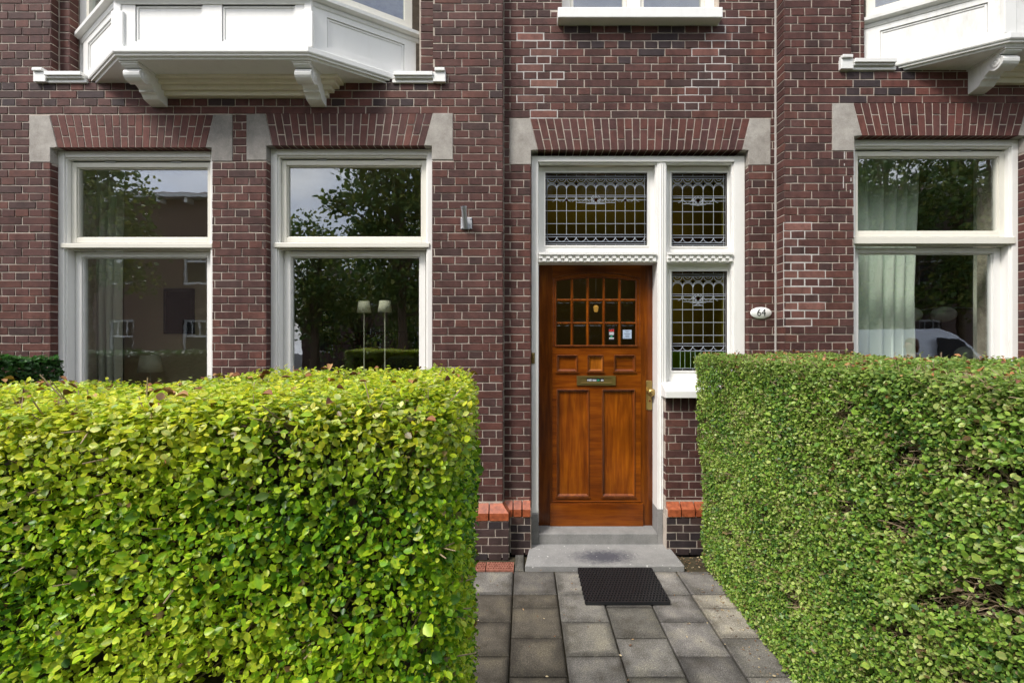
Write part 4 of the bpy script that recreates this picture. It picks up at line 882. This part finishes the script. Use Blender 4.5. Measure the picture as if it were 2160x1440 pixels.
def hedge(name, label, bx, dens, r, pal, toppal, gap, seed, size=(.016, .024), topsize=None, bumpy=.03, keep=None, shear=(0, 0), lowg=0, rise=None, dead=.012, patch=.33, twigs=300, gapf=None, dry=60, asp=(.31, .43), sprigs=0):
    x0, x1, y0, y1, z0, z1 = bx; root = empty(name, ((x0 + x1) / 2, (y0 + y1) / 2, z0), label, 'hedge')
    P, Nn = rbox_samples(bx, dens, r)
    if keep is not None: k = keep(P); P, Nn = P[k], Nn[k]
    wx = np.clip((P[:, 0] - (x1 - .35)) / .35, 0, 1); P[:, 0] += shear[0] * (P[:, 1] - y0) * wx; P[:, 0] += shear[1] * P[:, 2] / z1 * (P[:, 0] < (x0 + x1) / 2)
    if rise: P[:, 2] += rise(P) * np.clip((P[:, 2] - z1 + .3) / .25, 0, 1)
    n = len(P); b1 = nzf(P, 9, seed); b2 = nzf(P, 38, seed + 1)
    g = .8 * nzf(P, 30, seed + 2) + .55 * nzf(P, 62, seed + 8) + (lowg * nzf(P, 7, seed + 9) if lowg else 0) + (gapf(P) if gapf else 0); Pg, Ng = P[g >= gap - .25], Nn[g >= gap - .25]
    m = (g < gap) | (RS.uniform(size=n) < .10); P, Nn, b1, b2 = P[m], Nn[m], b1[m], b2[m]; n = len(P)
    depth = RS.exponential(.022, n); depth = np.minimum(depth, .10)
    Ps = P + Nn * (bumpy * (b1 * .6 + b2 * .35) - depth)[:, None] + RS.normal(size=(n, 3)) * .006
    up = np.array([0, 0, 1.0]); rnd = RS.normal(size=(n, 3))
    rn2 = unit(RS.normal(size=(n, 3))); flat_ = np.clip(Nn[:, 2:3], 0, 1)
    D = unit(Nn * (.38 - .25 * flat_) + up * .22 * (1 - flat_) + unit(rnd) * np.array([1, 1, 1]) * (1 - .0 * flat_) * np.where(flat_ > .5, np.array([1.0, 1.0, .38]), 1.0)); Fn = unit(Nn * .75 + up * (.5 + .5 * flat_) + rn2 * .62)
    top = np.clip((Ps[:, 2] - (z1 - .13)) / .11, 0, 1) * np.clip(1 - depth / .05, 0, 1) * RS.uniform(.4, 1, n)
    Ln = (size[0] + (size[1] - size[0]) * RS.uniform(size=n) ** 1.7) * np.where(RS.uniform(size=n) < .09, 1.6, 1.0)
    if topsize: Ln = Ln * (1 - top) + RS.uniform(topsize[0], topsize[1], n) * top
    Wd = Ln * RS.uniform(asp[0], asp[1], n)
    pal = np.array(pal); tp = np.array(toppal)
    cz = np.clip(.57 + patch * nzf(Ps, 11, seed + 5) + RS.normal(size=n) * .27, 0, .999); C = pal[(cz * len(pal)).astype(int)]; Ct = tp[RS.randint(len(tp), size=n)]
    br_ = RS.uniform(size=n) < dead; C = C.copy(); C[br_] = np.array([(.32, .22, .10), (.42, .33, .16), (.22, .12, .05)])[RS.randint(3, size=br_.sum())]
    young = np.clip(top, 0, 1)[:, None]; young = young * (~br_)[:, None]; C = C * (1 - young) + Ct * young; C = C * RS.uniform(.72, 1.2, (n, 1))
    mb = MB()
    if sprigs:                                       # shoots that stand above the clipped top
        sp, sn, sdv, sl_, sc = [], [], [], [], []
        for _ in range(sprigs):
            b = np.array([RS.uniform(x0 + .05, x1 - .05), RS.uniform(y0 + .05, y1 - .05), z1 - .02]); d = unit((up + RS.normal(size=3) * .35)[None])[0]; ln = RS.uniform(.03, .085)
            mb.tube([b, b + d * ln], .0011, 4, r2=.0007, cap=False)
            for q in range(int(ln / .009)):
                sp.append(b + d * (.01 + q * .009)); a_ = RS.uniform(0, 6.28); o_ = np.array([math.cos(a_), math.sin(a_), .35]); sdv.append(o_ + d * .4); sn.append(d + RS.normal(size=3) * .2); sl_.append(RS.uniform(.012, .022)); sc.append(toppal[RS.randint(len(toppal))])
        sl_ = np.array(sl_); Pall = [np.concatenate(q) for q in ((Ps, np.array(sp)), (Fn, np.array(sn)), (D, np.array(sdv)), (Ln, sl_), (Wd, sl_ * .28), (C, np.array(sc)))]
    else: Pall = (Ps, Fn, D, Ln, Wd, C)
    leaf_mesh('foliage', *Pall, root, M['leaf'])
    # twigs
    k = RS.choice(n, twigs // 2); Pt, Nt = P[k], Nn[k]
    if len(Pg) > 20: k = RS.choice(len(Pg), twigs // 2); Pt, Nt = np.concatenate([Pt, Pg[k]]), np.concatenate([Nt, Ng[k]])
    for i in range(len(Pt)):
        if Nt[i][2] > .6 and RS.uniform() < .7: continue
        p = Pt[i] - Nt[i] * .095; d = unit((Nt[i] * 1.0 + up * .35 + RS.normal(size=3) * .55)[None])[0]; ln = RS.uniform(.07, .125); e = p + d * ln; mid = p + d * ln * .5 + RS.normal(size=3) * .008
        mb.tube([p, mid, e], RS.uniform(.0014, .0030), 5, r2=.0010, cap=False)
        if RS.uniform() < .6: f = unit((d + RS.normal(size=3) * .6)[None])[0]; mb.tube([mid, mid + f * ln * .5], .0012, 4, r2=.0007, cap=False)
    for t in range(int((x1 - x0) * (y1 - y0) * 12) + 4):
        px_, py_ = RS.uniform(x0 + .12, x1 - .12), RS.uniform(y0 + .12, y1 - .12); qx, qy = np.clip([px_ + RS.normal() * .1, py_ + RS.normal() * .1], [x0 + .12, y0 + .12], [x1 - .16, y1 - .12]); px_ = min(px_, x1 - .16); mb.tube([(px_, py_, z0 - .03), ((px_ + qx) / 2, (py_ + qy) / 2, (z0 + z1) / 2), (qx, qy, z1 - .12)], .012, 6, r2=.004)
    mb.build('twigs', M['twig'], root)
    c = .105; ib = MB(); ib.box(x0 + c, x1 - c, y0 + c, y1 - c, z0 - .02, z1 - c - .01); ib.build('dark_core', M['inner'], root)  # solid dark box added inside the hedge to block the view through
    if dry:
        i = RS.choice(np.where((Ps[:, 2] > z1 - .09))[0], dry); pp = Ps[i].copy(); pp[:, 2] = Ps[i, 2] + depth[i] * Nn[i, 2] + RS.uniform(.004, .016, dry)
        dc = np.array([(.20, .075, .022), (.30, .13, .04), (.14, .05, .02), (.36, .19, .07)])[RS.randint(4, size=dry)]; dd = RS.normal(size=(dry, 3)); dd[:, 2] *= .3
        leaf_mesh('dry_leaves', pp, unit(np.array([0, 0, 1.0]) + RS.normal(size=(dry, 3)) * .5), dd, RS.uniform(.012, .026, dry), RS.uniform(.005, .009, dry), dc, root, M['dry'], curl=.6, fold=.8)
    return root
GREEN = [(.05, .15, .014), (.12, .28, .016), (.22, .42, .018), (.34, .54, .020), (.48, .64, .028), (.62, .70, .05)]
GOLD = [(.78, .74, .04), (.82, .76, .07), (.56, .64, .035), (.86, .82, .32), (.36, .50, .04), (.74, .64, .04)]
def keepL(P): return (P[:, 2] > 1.02) | (RS.uniform(size=len(P)) < .35)
hedge('hedge', 'golden-topped clipped hedge with rounded leaves left of the path', (-2.5, -.105, .68, 1.36, 0, 1.590), (2500, 38000, 58000, 17000, 76000), .06, GREEN, GOLD, .80, 3, lowg=.25, rise=lambda P: .034 * np.clip((P[:, 0] + .92) / .16, 0, 1) - .008, shear=(-.07, 0), size=(.0062, .0152), topsize=(.0085, .0165), bumpy=.018, keep=keepL, twigs=2600, dry=200, sprigs=10)
OLIVE = [(.09, .20, .05), (.17, .31, .06), (.24, .41, .065), (.33, .50, .075), (.45, .58, .11), (.56, .62, .20)]
TOPO = [(.24, .34, .07), (.32, .40, .08), (.19, .31, .07), (.38, .42, .13)]
def gapR(P): return .55 * np.clip((1.8 - P[:, 1]) / .8, 0, 1)
hedge('hedge', 'dull green clipped hedge with bare twiggy patches right of the path', (1.365, 2.42, .45, 3.50, 0, 1.600), (33000, 5000, 9000, 9000, 32000), .045, OLIVE, TOPO, .92, 21, size=(.0085, .0205), topsize=(.011, .022), shear=(0, -.055), bumpy=.026, twigs=11000, gapf=gapR, lowg=.2, dead=.05, patch=.17, dry=620, sprigs=90)
DARKG = [(.018, .065, .012), (.03, .095, .018), (.045, .13, .025), (.07, .18, .035)]
hedge('shrub', 'small dark green glossy shrub beneath the far left window', (-4.8, -3.32, 2.75, 3.30, 0, 1.60), (0, 11000, 9000, 2000, 11000), .06, DARKG, [(.05, .15, .03), (.07, .18, .04)], 1.1, 40, size=(.02, .034), bumpy=.018, twigs=150, dry=0)
bpy.data.objects['shrub']['category'] = 'shrub'
# fallen bits on the path and the soil
n = 260; pp = np.stack([RS.uniform(-.4, 1.35, n), RS.uniform(1.9, 3.42, n), np.full(n, .004)], 1); s_ = RS.uniform(size=n) < .6
pp[s_, 0] = 1.20 + RS.uniform(0, .14, s_.sum()); k = RS.uniform(size=n) < .25; pp[k, 1] = 3.43 + RS.uniform(0, .2, k.sum()); pp[k, 0] = 1.19 + RS.uniform(0, .2, k.sum())
dc = np.array([(.20, .10, .04), (.34, .22, .11), (.12, .06, .03), (.45, .36, .22)])[RS.randint(4, size=n)]; dd = RS.normal(size=(n, 3)); dd[:, 2] = .05
tag(leaf_mesh('fallen_leaves', pp, unit(np.array([0, 0, 1.0]) + RS.normal(size=(n, 3)) * .25), dd, RS.uniform(.004, .02, n), RS.uniform(.002, .006, n), dc, None, M['dry'], curl=.4), kind='stuff')

# ------------------------------------------------------------------ rooms behind the glass
def room(parent, x0, x1, y0, y1, z0, z1, m, name='room_shell', hole=()):
    mb = MB(); t = .06
    mb.box(x0, x1, y1, y1 + t, z0, z1); mb.box(x0 - t, x0, y0, y1 + t, z0, z1); mb.box(x1, x1 + t, y0, y1 + t, z0, z1); mb.box(x0 - t, x1 + t, y0, y1 + t, z1, z1 + t); mb.box(x0 - t, x1 + t, y0, y1 + t, z0 - t, z0, 1)
    return mb.build(name, [m, M['boards']], parent)
room(house, -4.7, -.20, 4.07, 9.2, .42, 3.62, M['plaster']); room(house, -.08, 1.95, 4.16, 8.0, .12, 3.55, M['ochre'])
room(nb, 2.2, 6.2, 4.04, 8.5, .45, 3.72, M['plaster']); room(house, -.1, 2.0, 4.07, 8.0, 3.95, 6.1, M['plaster'])
mb = MB().box(-4.7, 2.0, 3.98, 10, 6.2, 6.3); mb.box(2.2, 7.2, 3.95, 10, 6.2, 6.3); mb.build('roof', M['stone'], house)
def curtain(label, pts, z0, z1, amp, waves, m):
    mb = MB(); n = 90; (xa, ya), (xb, yb) = pts; vs = []
    for k, (z, sq) in enumerate(((z1, 1.0), (z0 + (z1 - z0) * .55, .93), (z0, .97))):
        for i in range(n + 1):
            t = i / n; ph = waves * 2 * math.pi * (t + .03 * math.sin(7 * t + k)); x = xa + (xb - xa) * t * sq; vs.append((x, ya + (yb - ya) * t + amp * math.sin(ph) * (.75 + .25 * math.sin(3 * t)) , z))
    mb.add(vs, [(k * (n + 1) + i, k * (n + 1) + i + 1, (k + 1) * (n + 1) + i + 1, (k + 1) * (n + 1) + i) for k in range(2) for i in range(n)])
    o = mb.build('curtain', m, smooth=True); s = o.modifiers.new('cloth', 'SOLIDIFY'); s.thickness = .003; tag(o, label, 'curtain', 'curtains behind the windows'); return o
curtain('white pleated curtain hanging inside the far left window', [(-4.18, 4.18), (-3.76, 4.26)], .45, 3.45, .04, 6, M['curtain'])
curtain('pale green curtain behind the right hand window, left of the globe lamps', [(2.86, 4.10), (3.62, 4.16)], .47, 3.55, .045, 6, M['curtaing'])
curtain('narrow grey curtain edge at the right side of the right hand window', [(4.12, 4.16), (4.40, 4.2)], .47, 3.55, .04, 4, M['curtain'])
def floor_lamp(px, ppy, Y, label, sh=.066):
    x, zc = X(px, Y), Z(ppy, Y); r_ = empty('floor_lamp', (x, Y, .42), label, 'floor lamp', 'slim floor lamps standing in the left room')
    mb = MB(); k = sh / .066; mb.lathe((x, Y, zc), [(.066 * k, -.05 * k), (.05 * k, .055 * k), (.048 * k, .055 * k), (.064 * k, -.049 * k)], n=24); mb.build('lamp_shade', M['shade'], r_, smooth=True)
    MB().tube([(x, Y, .43), (x, Y, zc + .02)], .0065, 8).build('stem', M['rod'], r_); MB().lathe((x, Y, .42), [(.11, 0), (.11, .012), (.02, .02), (.01, .03)], n=24).build('base', M['rod'], r_)
floor_lamp(768, 648, 4.28, 'left one of two cream shaded floor lamps in the middle window'); floor_lamp(812, 647, 4.28, 'right one of two cream shaded floor lamps in the middle window')
floor_lamp(317, 768, 4.75, 'short cream shaded lamp low in the far left window', .11)
def frame_pic(x0, x1, z0, z1, y, label):
    r_ = empty('picture', ((x0 + x1) / 2, y, z0), label, 'picture'); MB().ring(x0, x1, z0, z1, .03, y - .03, y).build('picture_frame', M['chair'], r_); MB().box(x0 + .03, x1 - .03, y - .015, y - .001, z0 + .03, z1 - .03).build('canvas', M['picture'], r_)
Yp = 5.1; MB().box(X(262, Yp), X(560, Yp), Yp, Yp + .08, .42, 3.6).build('partition', M['warm'], house)
frame_pic(X(349, Yp), X(411, Yp), Z(704, Yp), Z(609, Yp), Yp, 'large dark picture on the wall inside the far left window')
Yq = 9.18; frame_pic(X(680, Yq), X(706, Yq), Z(700, Yq), Z(655, Yq), Yq, 'small dark picture on the back wall behind the two floor lamps')
# armchair
Ya = 5.6; ca = X(848, Ya); r_ = empty('armchair', (ca, Ya, .42), 'black rounded chair back seen beside the right floor lamp', 'armchair')
mb = MB(); pr = [(-.30, 0), (-.31, .35), (-.27, .60), (-.16, .72), (0, .75), (.16, .72), (.27, .60), (.31, .35), (.30, 0)]; mb.xz([(ca + a, .80 + b) for a, b in pr], Ya, Ya + .12); mb.build('backrest', M['chair'], r_, bevel=.03)
MB().box(ca - .32, ca + .32, Ya - .55, Ya + .02, .68, .82).build('seat', M['chair'], r_, bevel=.04)
for a in (-.28, .28):
    for b in (-.5, .08): MB().tube([(ca + a, Ya + b, .42), (ca + a * .95, Ya + b, .69)], .018, 8).build('leg', M['chair'], r_)
# sideboard under the small picture
MB().box(X(690, 8.9), X(880, 8.9), 8.75, 9.15, .42, Z(700, 8.9)).build('sideboard', M['woodd'], bevel=.01); tag(bpy.data.objects['sideboard'], 'low brown sideboard against the back wall of the left room', 'sideboard')
# arc lamp with three globes in the neighbour's room
Yg = 5.0; r_ = empty('arc_lamp', (X(2110, Yg), Yg, .45), 'arc lamp with pale globe shades inside the right hand window', 'lamp')
for px, py in ((1990, 663), (1918, 664), (2042, 746)): MB().lathe((X(px, Yg), Yg, Z(py, Yg)), [(.001, -.085)] + [(.115 * math.cos(R(t)), .085 * math.sin(R(t))) for t in range(-75, 76, 15)] + [(.001, .085)], n=24).build('globe_shade', M['curtaing'], r_, smooth=True)
MB().tube([(X(1930 + i * 20, Yg), Yg, Z(648 + (i - 4) ** 2 * .55, Yg)) for i in range(10)] + [(X(2118, Yg), Yg, .5)], .008, 8).build('arm', M['steel'], r_)
MB().lathe((X(2118, Yg), Yg, .45), [(.15, 0), (.15, .03), (.02, .05)], n=24).build('base', M['steel'], r_)
# lit lantern in the hall
em = bpy.data.materials.new('lit_lantern_glass'); em.use_nodes = True; b_ = em.node_tree.nodes['Principled BSDF']; b_.inputs['Base Color'].default_value = (.8, .5, .15, 1); b_.inputs['Emission Color'].default_value = (1, .55, .12, 1); b_.inputs['Emission Strength'].default_value = .45
Yh = 6.5; lxh, lzh = X(1257, Yh), Z(651, Yh); r_ = empty('hall_lantern', (lxh, Yh, lzh), 'small lit amber lantern seen through the glass of the front door', 'lantern')
ll = bpy.data.lights.new('lantern_light', 'POINT'); ll.energy = 2.6; ll.color = (1, .80, .48); ll.shadow_soft_size = .08; lo = bpy.data.objects.new('lantern_light', ll); COL.objects.link(lo); lo.location = (lxh, Yh - .2, lzh + .35)
MB().lathe((lxh, Yh, lzh), [(.008, -.05), (.026, -.042), (.038, .028), (.016, .048)], n=6).build('lantern_glass', em, r_); MB().tube([(lxh, Yh, lzh + .047), (lxh, Yh, 3.54)], .006, 6).build('chain', M['chair'], r_)

# ------------------------------------------------------------------ the street behind the camera (seen in the window glass)
def opp_mat():
    m = mat('far_brick', rough=.8); co = objco(m, (1, 1, 1)); sp = nd(m, 'ShaderNodeSeparateXYZ'); lk(m, co, sp.inputs[0]); cb = nd(m, 'ShaderNodeCombineXYZ'); lk(m, sp.outputs[0], cb.inputs[0]); lk(m, sp.outputs[2], cb.inputs[1])
    b = nd(m, 'ShaderNodeTexBrick', Scale=1.0); b.inputs['Brick Width'].default_value = .22; b.inputs['Row Height'].default_value = .0633; b.inputs['Mortar Size'].default_value = .006
    b.inputs['Color1'].default_value = (.13, .065, .048, 1); b.inputs['Color2'].default_value = (.095, .05, .04, 1); b.inputs['Mortar'].default_value = (.2, .17, .14, 1); lk(m, cb.outputs[0], b.inputs['Vector']); lk(m, b.outputs[0], base(m)); return m
M['farbrick'] = opp_mat(); M['roof'] = flat('roof_tile', (.07, .045, .04), (.11, .07, .06), 8)
def opposite(x0, x1, label, Yo=-13.0, h=8.1, dp=8):
    r_ = empty('terraced_house', ((x0 + x1) / 2, Yo - 4, 0), label, 'house', 'terraced houses across the street'); wins = []
    n = int((x1 - x0) / 3.0)
    for i in range(n):
        c = x0 + (x1 - x0) * (i + .5) / n
        for z0, z1 in ((.9, 2.7), (4.3, 6.1)): wins.append((c - .55, c + .55, z0, z1))
    mb = MB(); layer(mb, lambda u, v, d: (u, Yo - d, v), x0, x1, -.15, h, 0, .3, wins); mb.box(x0, x1, Yo - dp, Yo - .31, -.15, h); mb.build('wall', M['farbrick'], r_)
    for q in wins:
        f = MB().ring(q[0], q[1], q[2], q[3], .09, Yo - .2, Yo - .08); f.box(q[0] + .09, q[1] - .09, Yo - .19, Yo - .09, q[2] + 1.0, q[2] + 1.08)
        for t in (.33, .66): f.box(q[0] + (q[1] - q[0]) * t - .02, q[0] + (q[1] - q[0]) * t + .02, Yo - .18, Yo - .1, q[2] + 1.0, q[3] - .09)
        w_ = f.build('window', M['paint'], r_); MB().box(q[0] + .05, q[1] - .05, Yo - .16, Yo - .15, q[2] + .05, q[3] - .05).build('pane', M['picture'], w_)
    mb = MB(); mb.box(x0 - .1, x1 + .1, Yo - dp - .4, Yo + .5, h, h + .14, 1); mb.add([(x0, Yo + .35, h + .14), (x1, Yo + .35, h + .14), (x1, Yo - dp / 2, h + dp / 4), (x0, Yo - dp / 2, h + dp / 4), (x0, Yo - dp - .3, h + .14), (x1, Yo - dp - .3, h + .14)], [(0, 1, 2, 3), (3, 2, 5, 4), (0, 3, 4), (1, 5, 2)])
    for i in range(int((x1 - x0) / 1.2)): mb.box(x0 + .5 + i * 1.2, x0 + .62 + i * 1.2, Yo, Yo + .42, h - .22, h - .002, 1)
    rf = mb.build('roof', [M['roof'], M['paint']], r_); MB().box(x0 + 1, x0 + 1.9, Yo - dp * .45, Yo - dp * .45 + .6, h + .5, h + dp / 4 + .9).build('chimney', M['farbrick'], rf)
opposite(-30, -13.3, 'brick terraced house with white eaves mirrored in the far left window', dp=4); opposite(-16, 1, 'lower brick house at the end of the side street, behind the trees', Yo=-25, h=6.0, dp=5); opposite(-1.6, 26, 'brick terraced house hidden behind the street trees')
def tree(x, y, h, rad, nl, label, seed, z0=2.2):
    rs = np.random.RandomState(seed); r_ = empty('street_tree', (x, y, -.15), label, 'tree', 'street trees')
    mb = MB(); mb.tube([(x, y, -.2), (x + .05, y, 1.6), (x - .03, y + .05, h * .5), (x, y, h * .85)], .19, 10, r2=.05)
    cl = []
    for i in range(46):
        t = rs.uniform(-1, 1, 3); t = t / max(1, np.linalg.norm(t)); c = np.array([x + t[0] * rad, y + t[1] * rad, z0 + (h - z0) * (.5 + .5 * t[2])]); cl.append((c, rs.uniform(.45, .95)))
        if i < 22: mb.tube([(x, y, z0 * .8 + rs.uniform(0, h * .35)), ((x + c[0]) / 2, (y + c[1]) / 2, c[2] - .5), tuple(c)], .055, 6, r2=.012)
    mb.build('trunk', M['bark'], r_)
    P_ = []; per = nl // len(cl)
    for c, q in cl: v = rs.normal(size=(per, 3)); v = v / np.linalg.norm(v, axis=1)[:, None] * (rs.uniform(0, 1, (per, 1)) ** .5) * q; P_.append(c + v * np.array([1.15, 1.15, .8]))
    P_ = np.concatenate(P_); n = len(P_); C = 2.3 * np.array([(.030, .06, .012), (.05, .09, .016), (.085, .12, .02), (.14, .15, .03), (.04, .075, .018)])[rs.randint(5, size=n)]
    leaf_mesh('crown', P_, unit(rs.normal(size=(n, 3)) + np.array([0, 0, .8])), rs.normal(size=(n, 3)), rs.uniform(.10, .19, n), rs.uniform(.035, .065, n), C, r_, M['treeleaf'])
tree(-3.75, -6.2, 9.5, 1.75, 12000, 'leafy street tree reflected in the upper middle window', 5, 2.6)
for i, (tx, ty, th) in enumerate(((9.0, -11.6, 14), (13.5, -11.4, 15), (18.5, -11.8, 14))): tree(tx, ty, th, 3.2, 9000, ('tall dark tree towering behind the parked van', 'tallest tree of the far pavement, beyond the van', 'tall tree at the far right end of the street')[i], 50 + i, 3.0)
tree(-14.6, -7.6, 8.0, 1.7, 7000, 'drooping street tree mirrored at the left edge of the far left window', 61, 3.2)
tree(-7.5, -8.6, 5.9, 1.5, 5000, 'smaller dark tree mirrored low in the middle window', 6)
for i, (tx, ty, th) in enumerate(((-7.2, -12.2, 6.6), (-3.4, -12.8, 7.2), (1.4, -12.4, 19))): tree(tx, ty, th, 2.4 if th < 10 else 3.6, 6000 if th < 10 else 16000, ('dense tree on the far pavement behind the tall street tree', 'rounded tree across the street facing the middle window', 'very tall tree across the street facing the front door')[i], 30 + i, .9)
for i, (tx, ty) in enumerate(((9.5, -8.8), (13.2, -9.2), (17.0, -9.0), (6.2, -9.5))): tree(tx, ty, 10.5, 2.6, 9000, ('broad dark tree behind the parked van', 'dark tree mirrored at the right edge of the right window', 'farthest dark tree along the opposite pavement', 'dark tree nearest the door on the opposite pavement')[i], 10 + i, 1.6)
# white van
vr = empty('parked_van', (11.2, -6.0, -.11), 'white panel van parked in the street, mirrored in the right window', 'van')
prof = [(-2.4, .32), (-2.42, 1.2), (-2.3, 2.0), (-2.0, 2.16), (.55, 2.18), (1.0, 2.05), (1.75, 1.35), (2.45, 1.15), (2.62, .9), (2.62, .34)]
bm_ = MB(); yv = (-6.85, -5.15); n = len(prof)
ins = [0, 0, .12, .2, .2, .2, .1, .03, 0, 0]
vs = [(11.2 + a, yv[0] + i_, b - .11) for (a, b), i_ in zip(prof, ins)] + [(11.2 + a, yv[1] - i_, b - .11) for (a, b), i_ in zip(prof, ins)]
bm_.add(vs, [tuple(range(n - 1, -1, -1)), tuple(range(n, 2 * n))] + [(i, (i + 1) % n, n + (i + 1) % n, n + i) for i in range(n)]); M['van'] = mat('white_vehicle_paint', (.72, .73, .76), .25, coat=.6)
bm_.build('body', M['van'], vr, bevel=.05)
for y, s_ in ((-5.17, 1), (-6.83, -1)):
    mb = MB(); mb.xz([(11.2 + a, b - .11) for a, b in ((.35, 1.3), (.35, 1.92), (.9, 1.9), (1.55, 1.3))], y - .03 - .0 * s_, y + .03); mb.build('side_window', M['picture'], vr)
    for wx in (-1.45, 1.75):
        wl = MB().lathe((11.2 + wx, y - .2 * s_, .21), [(.2, 0), (.33, .01), (.34, .1), (.33, .2), (.22, .215), (.0, .2)], (0, s_, 0), 24).build('wheel', M['rubber'], vr); MB().lathe((11.2 + wx, y + .0 * s_, .21), [(.2, 0), (.2, .02), (.05, .03), (0, .03)], (0, s_, 0), 20).build('rim', M['steel'], wl)
for y in (-5.6, -6.4): MB().box(13.76, 13.835, y - .18, y + .18, .62, .82).build('headlight', M['enamel'], vr, bevel=.02)
# hedge across the garden edge, right of the camera, and a woman on the pavement
hedge('hedge', 'low hedge along the pavement before the right hand garden', (2.75, 7.0, .35, .85, 0, 1.35), (2000, 2000, 1500, 4500, 4500), .06, OLIVE, TOPO, 1.1, 60, size=(.03, .05), bumpy=.03, twigs=80, dry=0)
def person(x, y, label):
    pts = [(0, 0, .93, .145), (0, 0, 1.12, .13), (0, .01, 1.32, .155), (0, .01, 1.43, .10), (0, 0, 1.50, .052), (0, -.01, 1.56, .06), (-.015, 0, 1.63, .088), (-.005, 0, 1.70, .078),
           (0, .18, 1.40, .062), (.02, .23, 1.13, .047), (-.06, .22, .90, .034), (-.085, .22, .83, .022), (0, -.18, 1.40, .062), (.02, -.23, 1.13, .047), (-.06, -.22, .90, .034), (-.085, -.22, .83, .022),
           (0, .09, .86, .10), (-.05, .10, .48, .062), (.0, .10, .09, .045), (-.13, .11, .03, .035), (0, -.09, .86, .10), (.06, -.10, .48, .062), (.16, -.10, .10, .045), (.04, -.11, .03, .035)]
    ed = [(0, 1), (1, 2), (2, 3), (3, 4), (4, 5), (5, 6), (6, 7), (3, 8), (8, 9), (9, 10), (10, 11), (3, 12), (12, 13), (13, 14), (14, 15), (0, 16), (16, 17), (17, 18), (18, 19), (0, 20), (20, 21), (21, 22), (22, 23)]
    me = bpy.data.meshes.new('person'); me.from_pydata([p[:3] for p in pts], ed, []); o = bpy.data.objects.new('person', me); COL.objects.link(o)
    o.modifiers.new('skin', 'SKIN'); 
    for i, p in enumerate(pts): me.skin_vertices[0].data[i].radius = (p[3], p[3])
    me.skin_vertices[0].data[0].use_root = True; ss = o.modifiers.new('sub', 'SUBSURF'); ss.levels = ss.render_levels = 2
    m = mat('skin_and_coat', rough=.7); co = objco(m); sp = nd(m, 'ShaderNodeSeparateXYZ'); lk(m, co, sp.inputs[0]); d = nd(m, 'ShaderNodeMath', operation='DIVIDE'); lk(m, sp.outputs[2], d.inputs[0]); d.inputs[1].default_value = 2
    r2 = ramp(m, d.outputs[0], [(0, (.02, .02, .025)), (.44, (.03, .035, .06)), (.735, (.42, .24, .17))]); m.node_tree.nodes[r2.node.name].color_ramp.interpolation = 'CONSTANT'; lk(m, r2, base(m)); me.materials.append(m); o.location = (x, y, 0); tag(o, label, 'person')
    mb = MB(); mb.lathe((x + .015, y, 1.64), [(.088, -.12), (.105, -.02), (.103, .05), (.085, .10), (.05, .125), (.0, .13)], n=18); hr = mb.build('hair', M['woodd'], o); hr.scale = (1, 1, 1)
    for v in hr.data.vertices:
        if v.co.x < x - .03: v.co.x = x - .03 - (x - .03 - v.co.x) * (.25 if v.co.z < 1.70 else .9)
    MB().tube([(x - .10, y, 1.645), (x - .122, y, 1.625), (x - .105, y, 1.615)], .012, 8).build('nose', m, o)
person(6.5, -.1, 'dark haired woman on the pavement, mirrored in the right window')
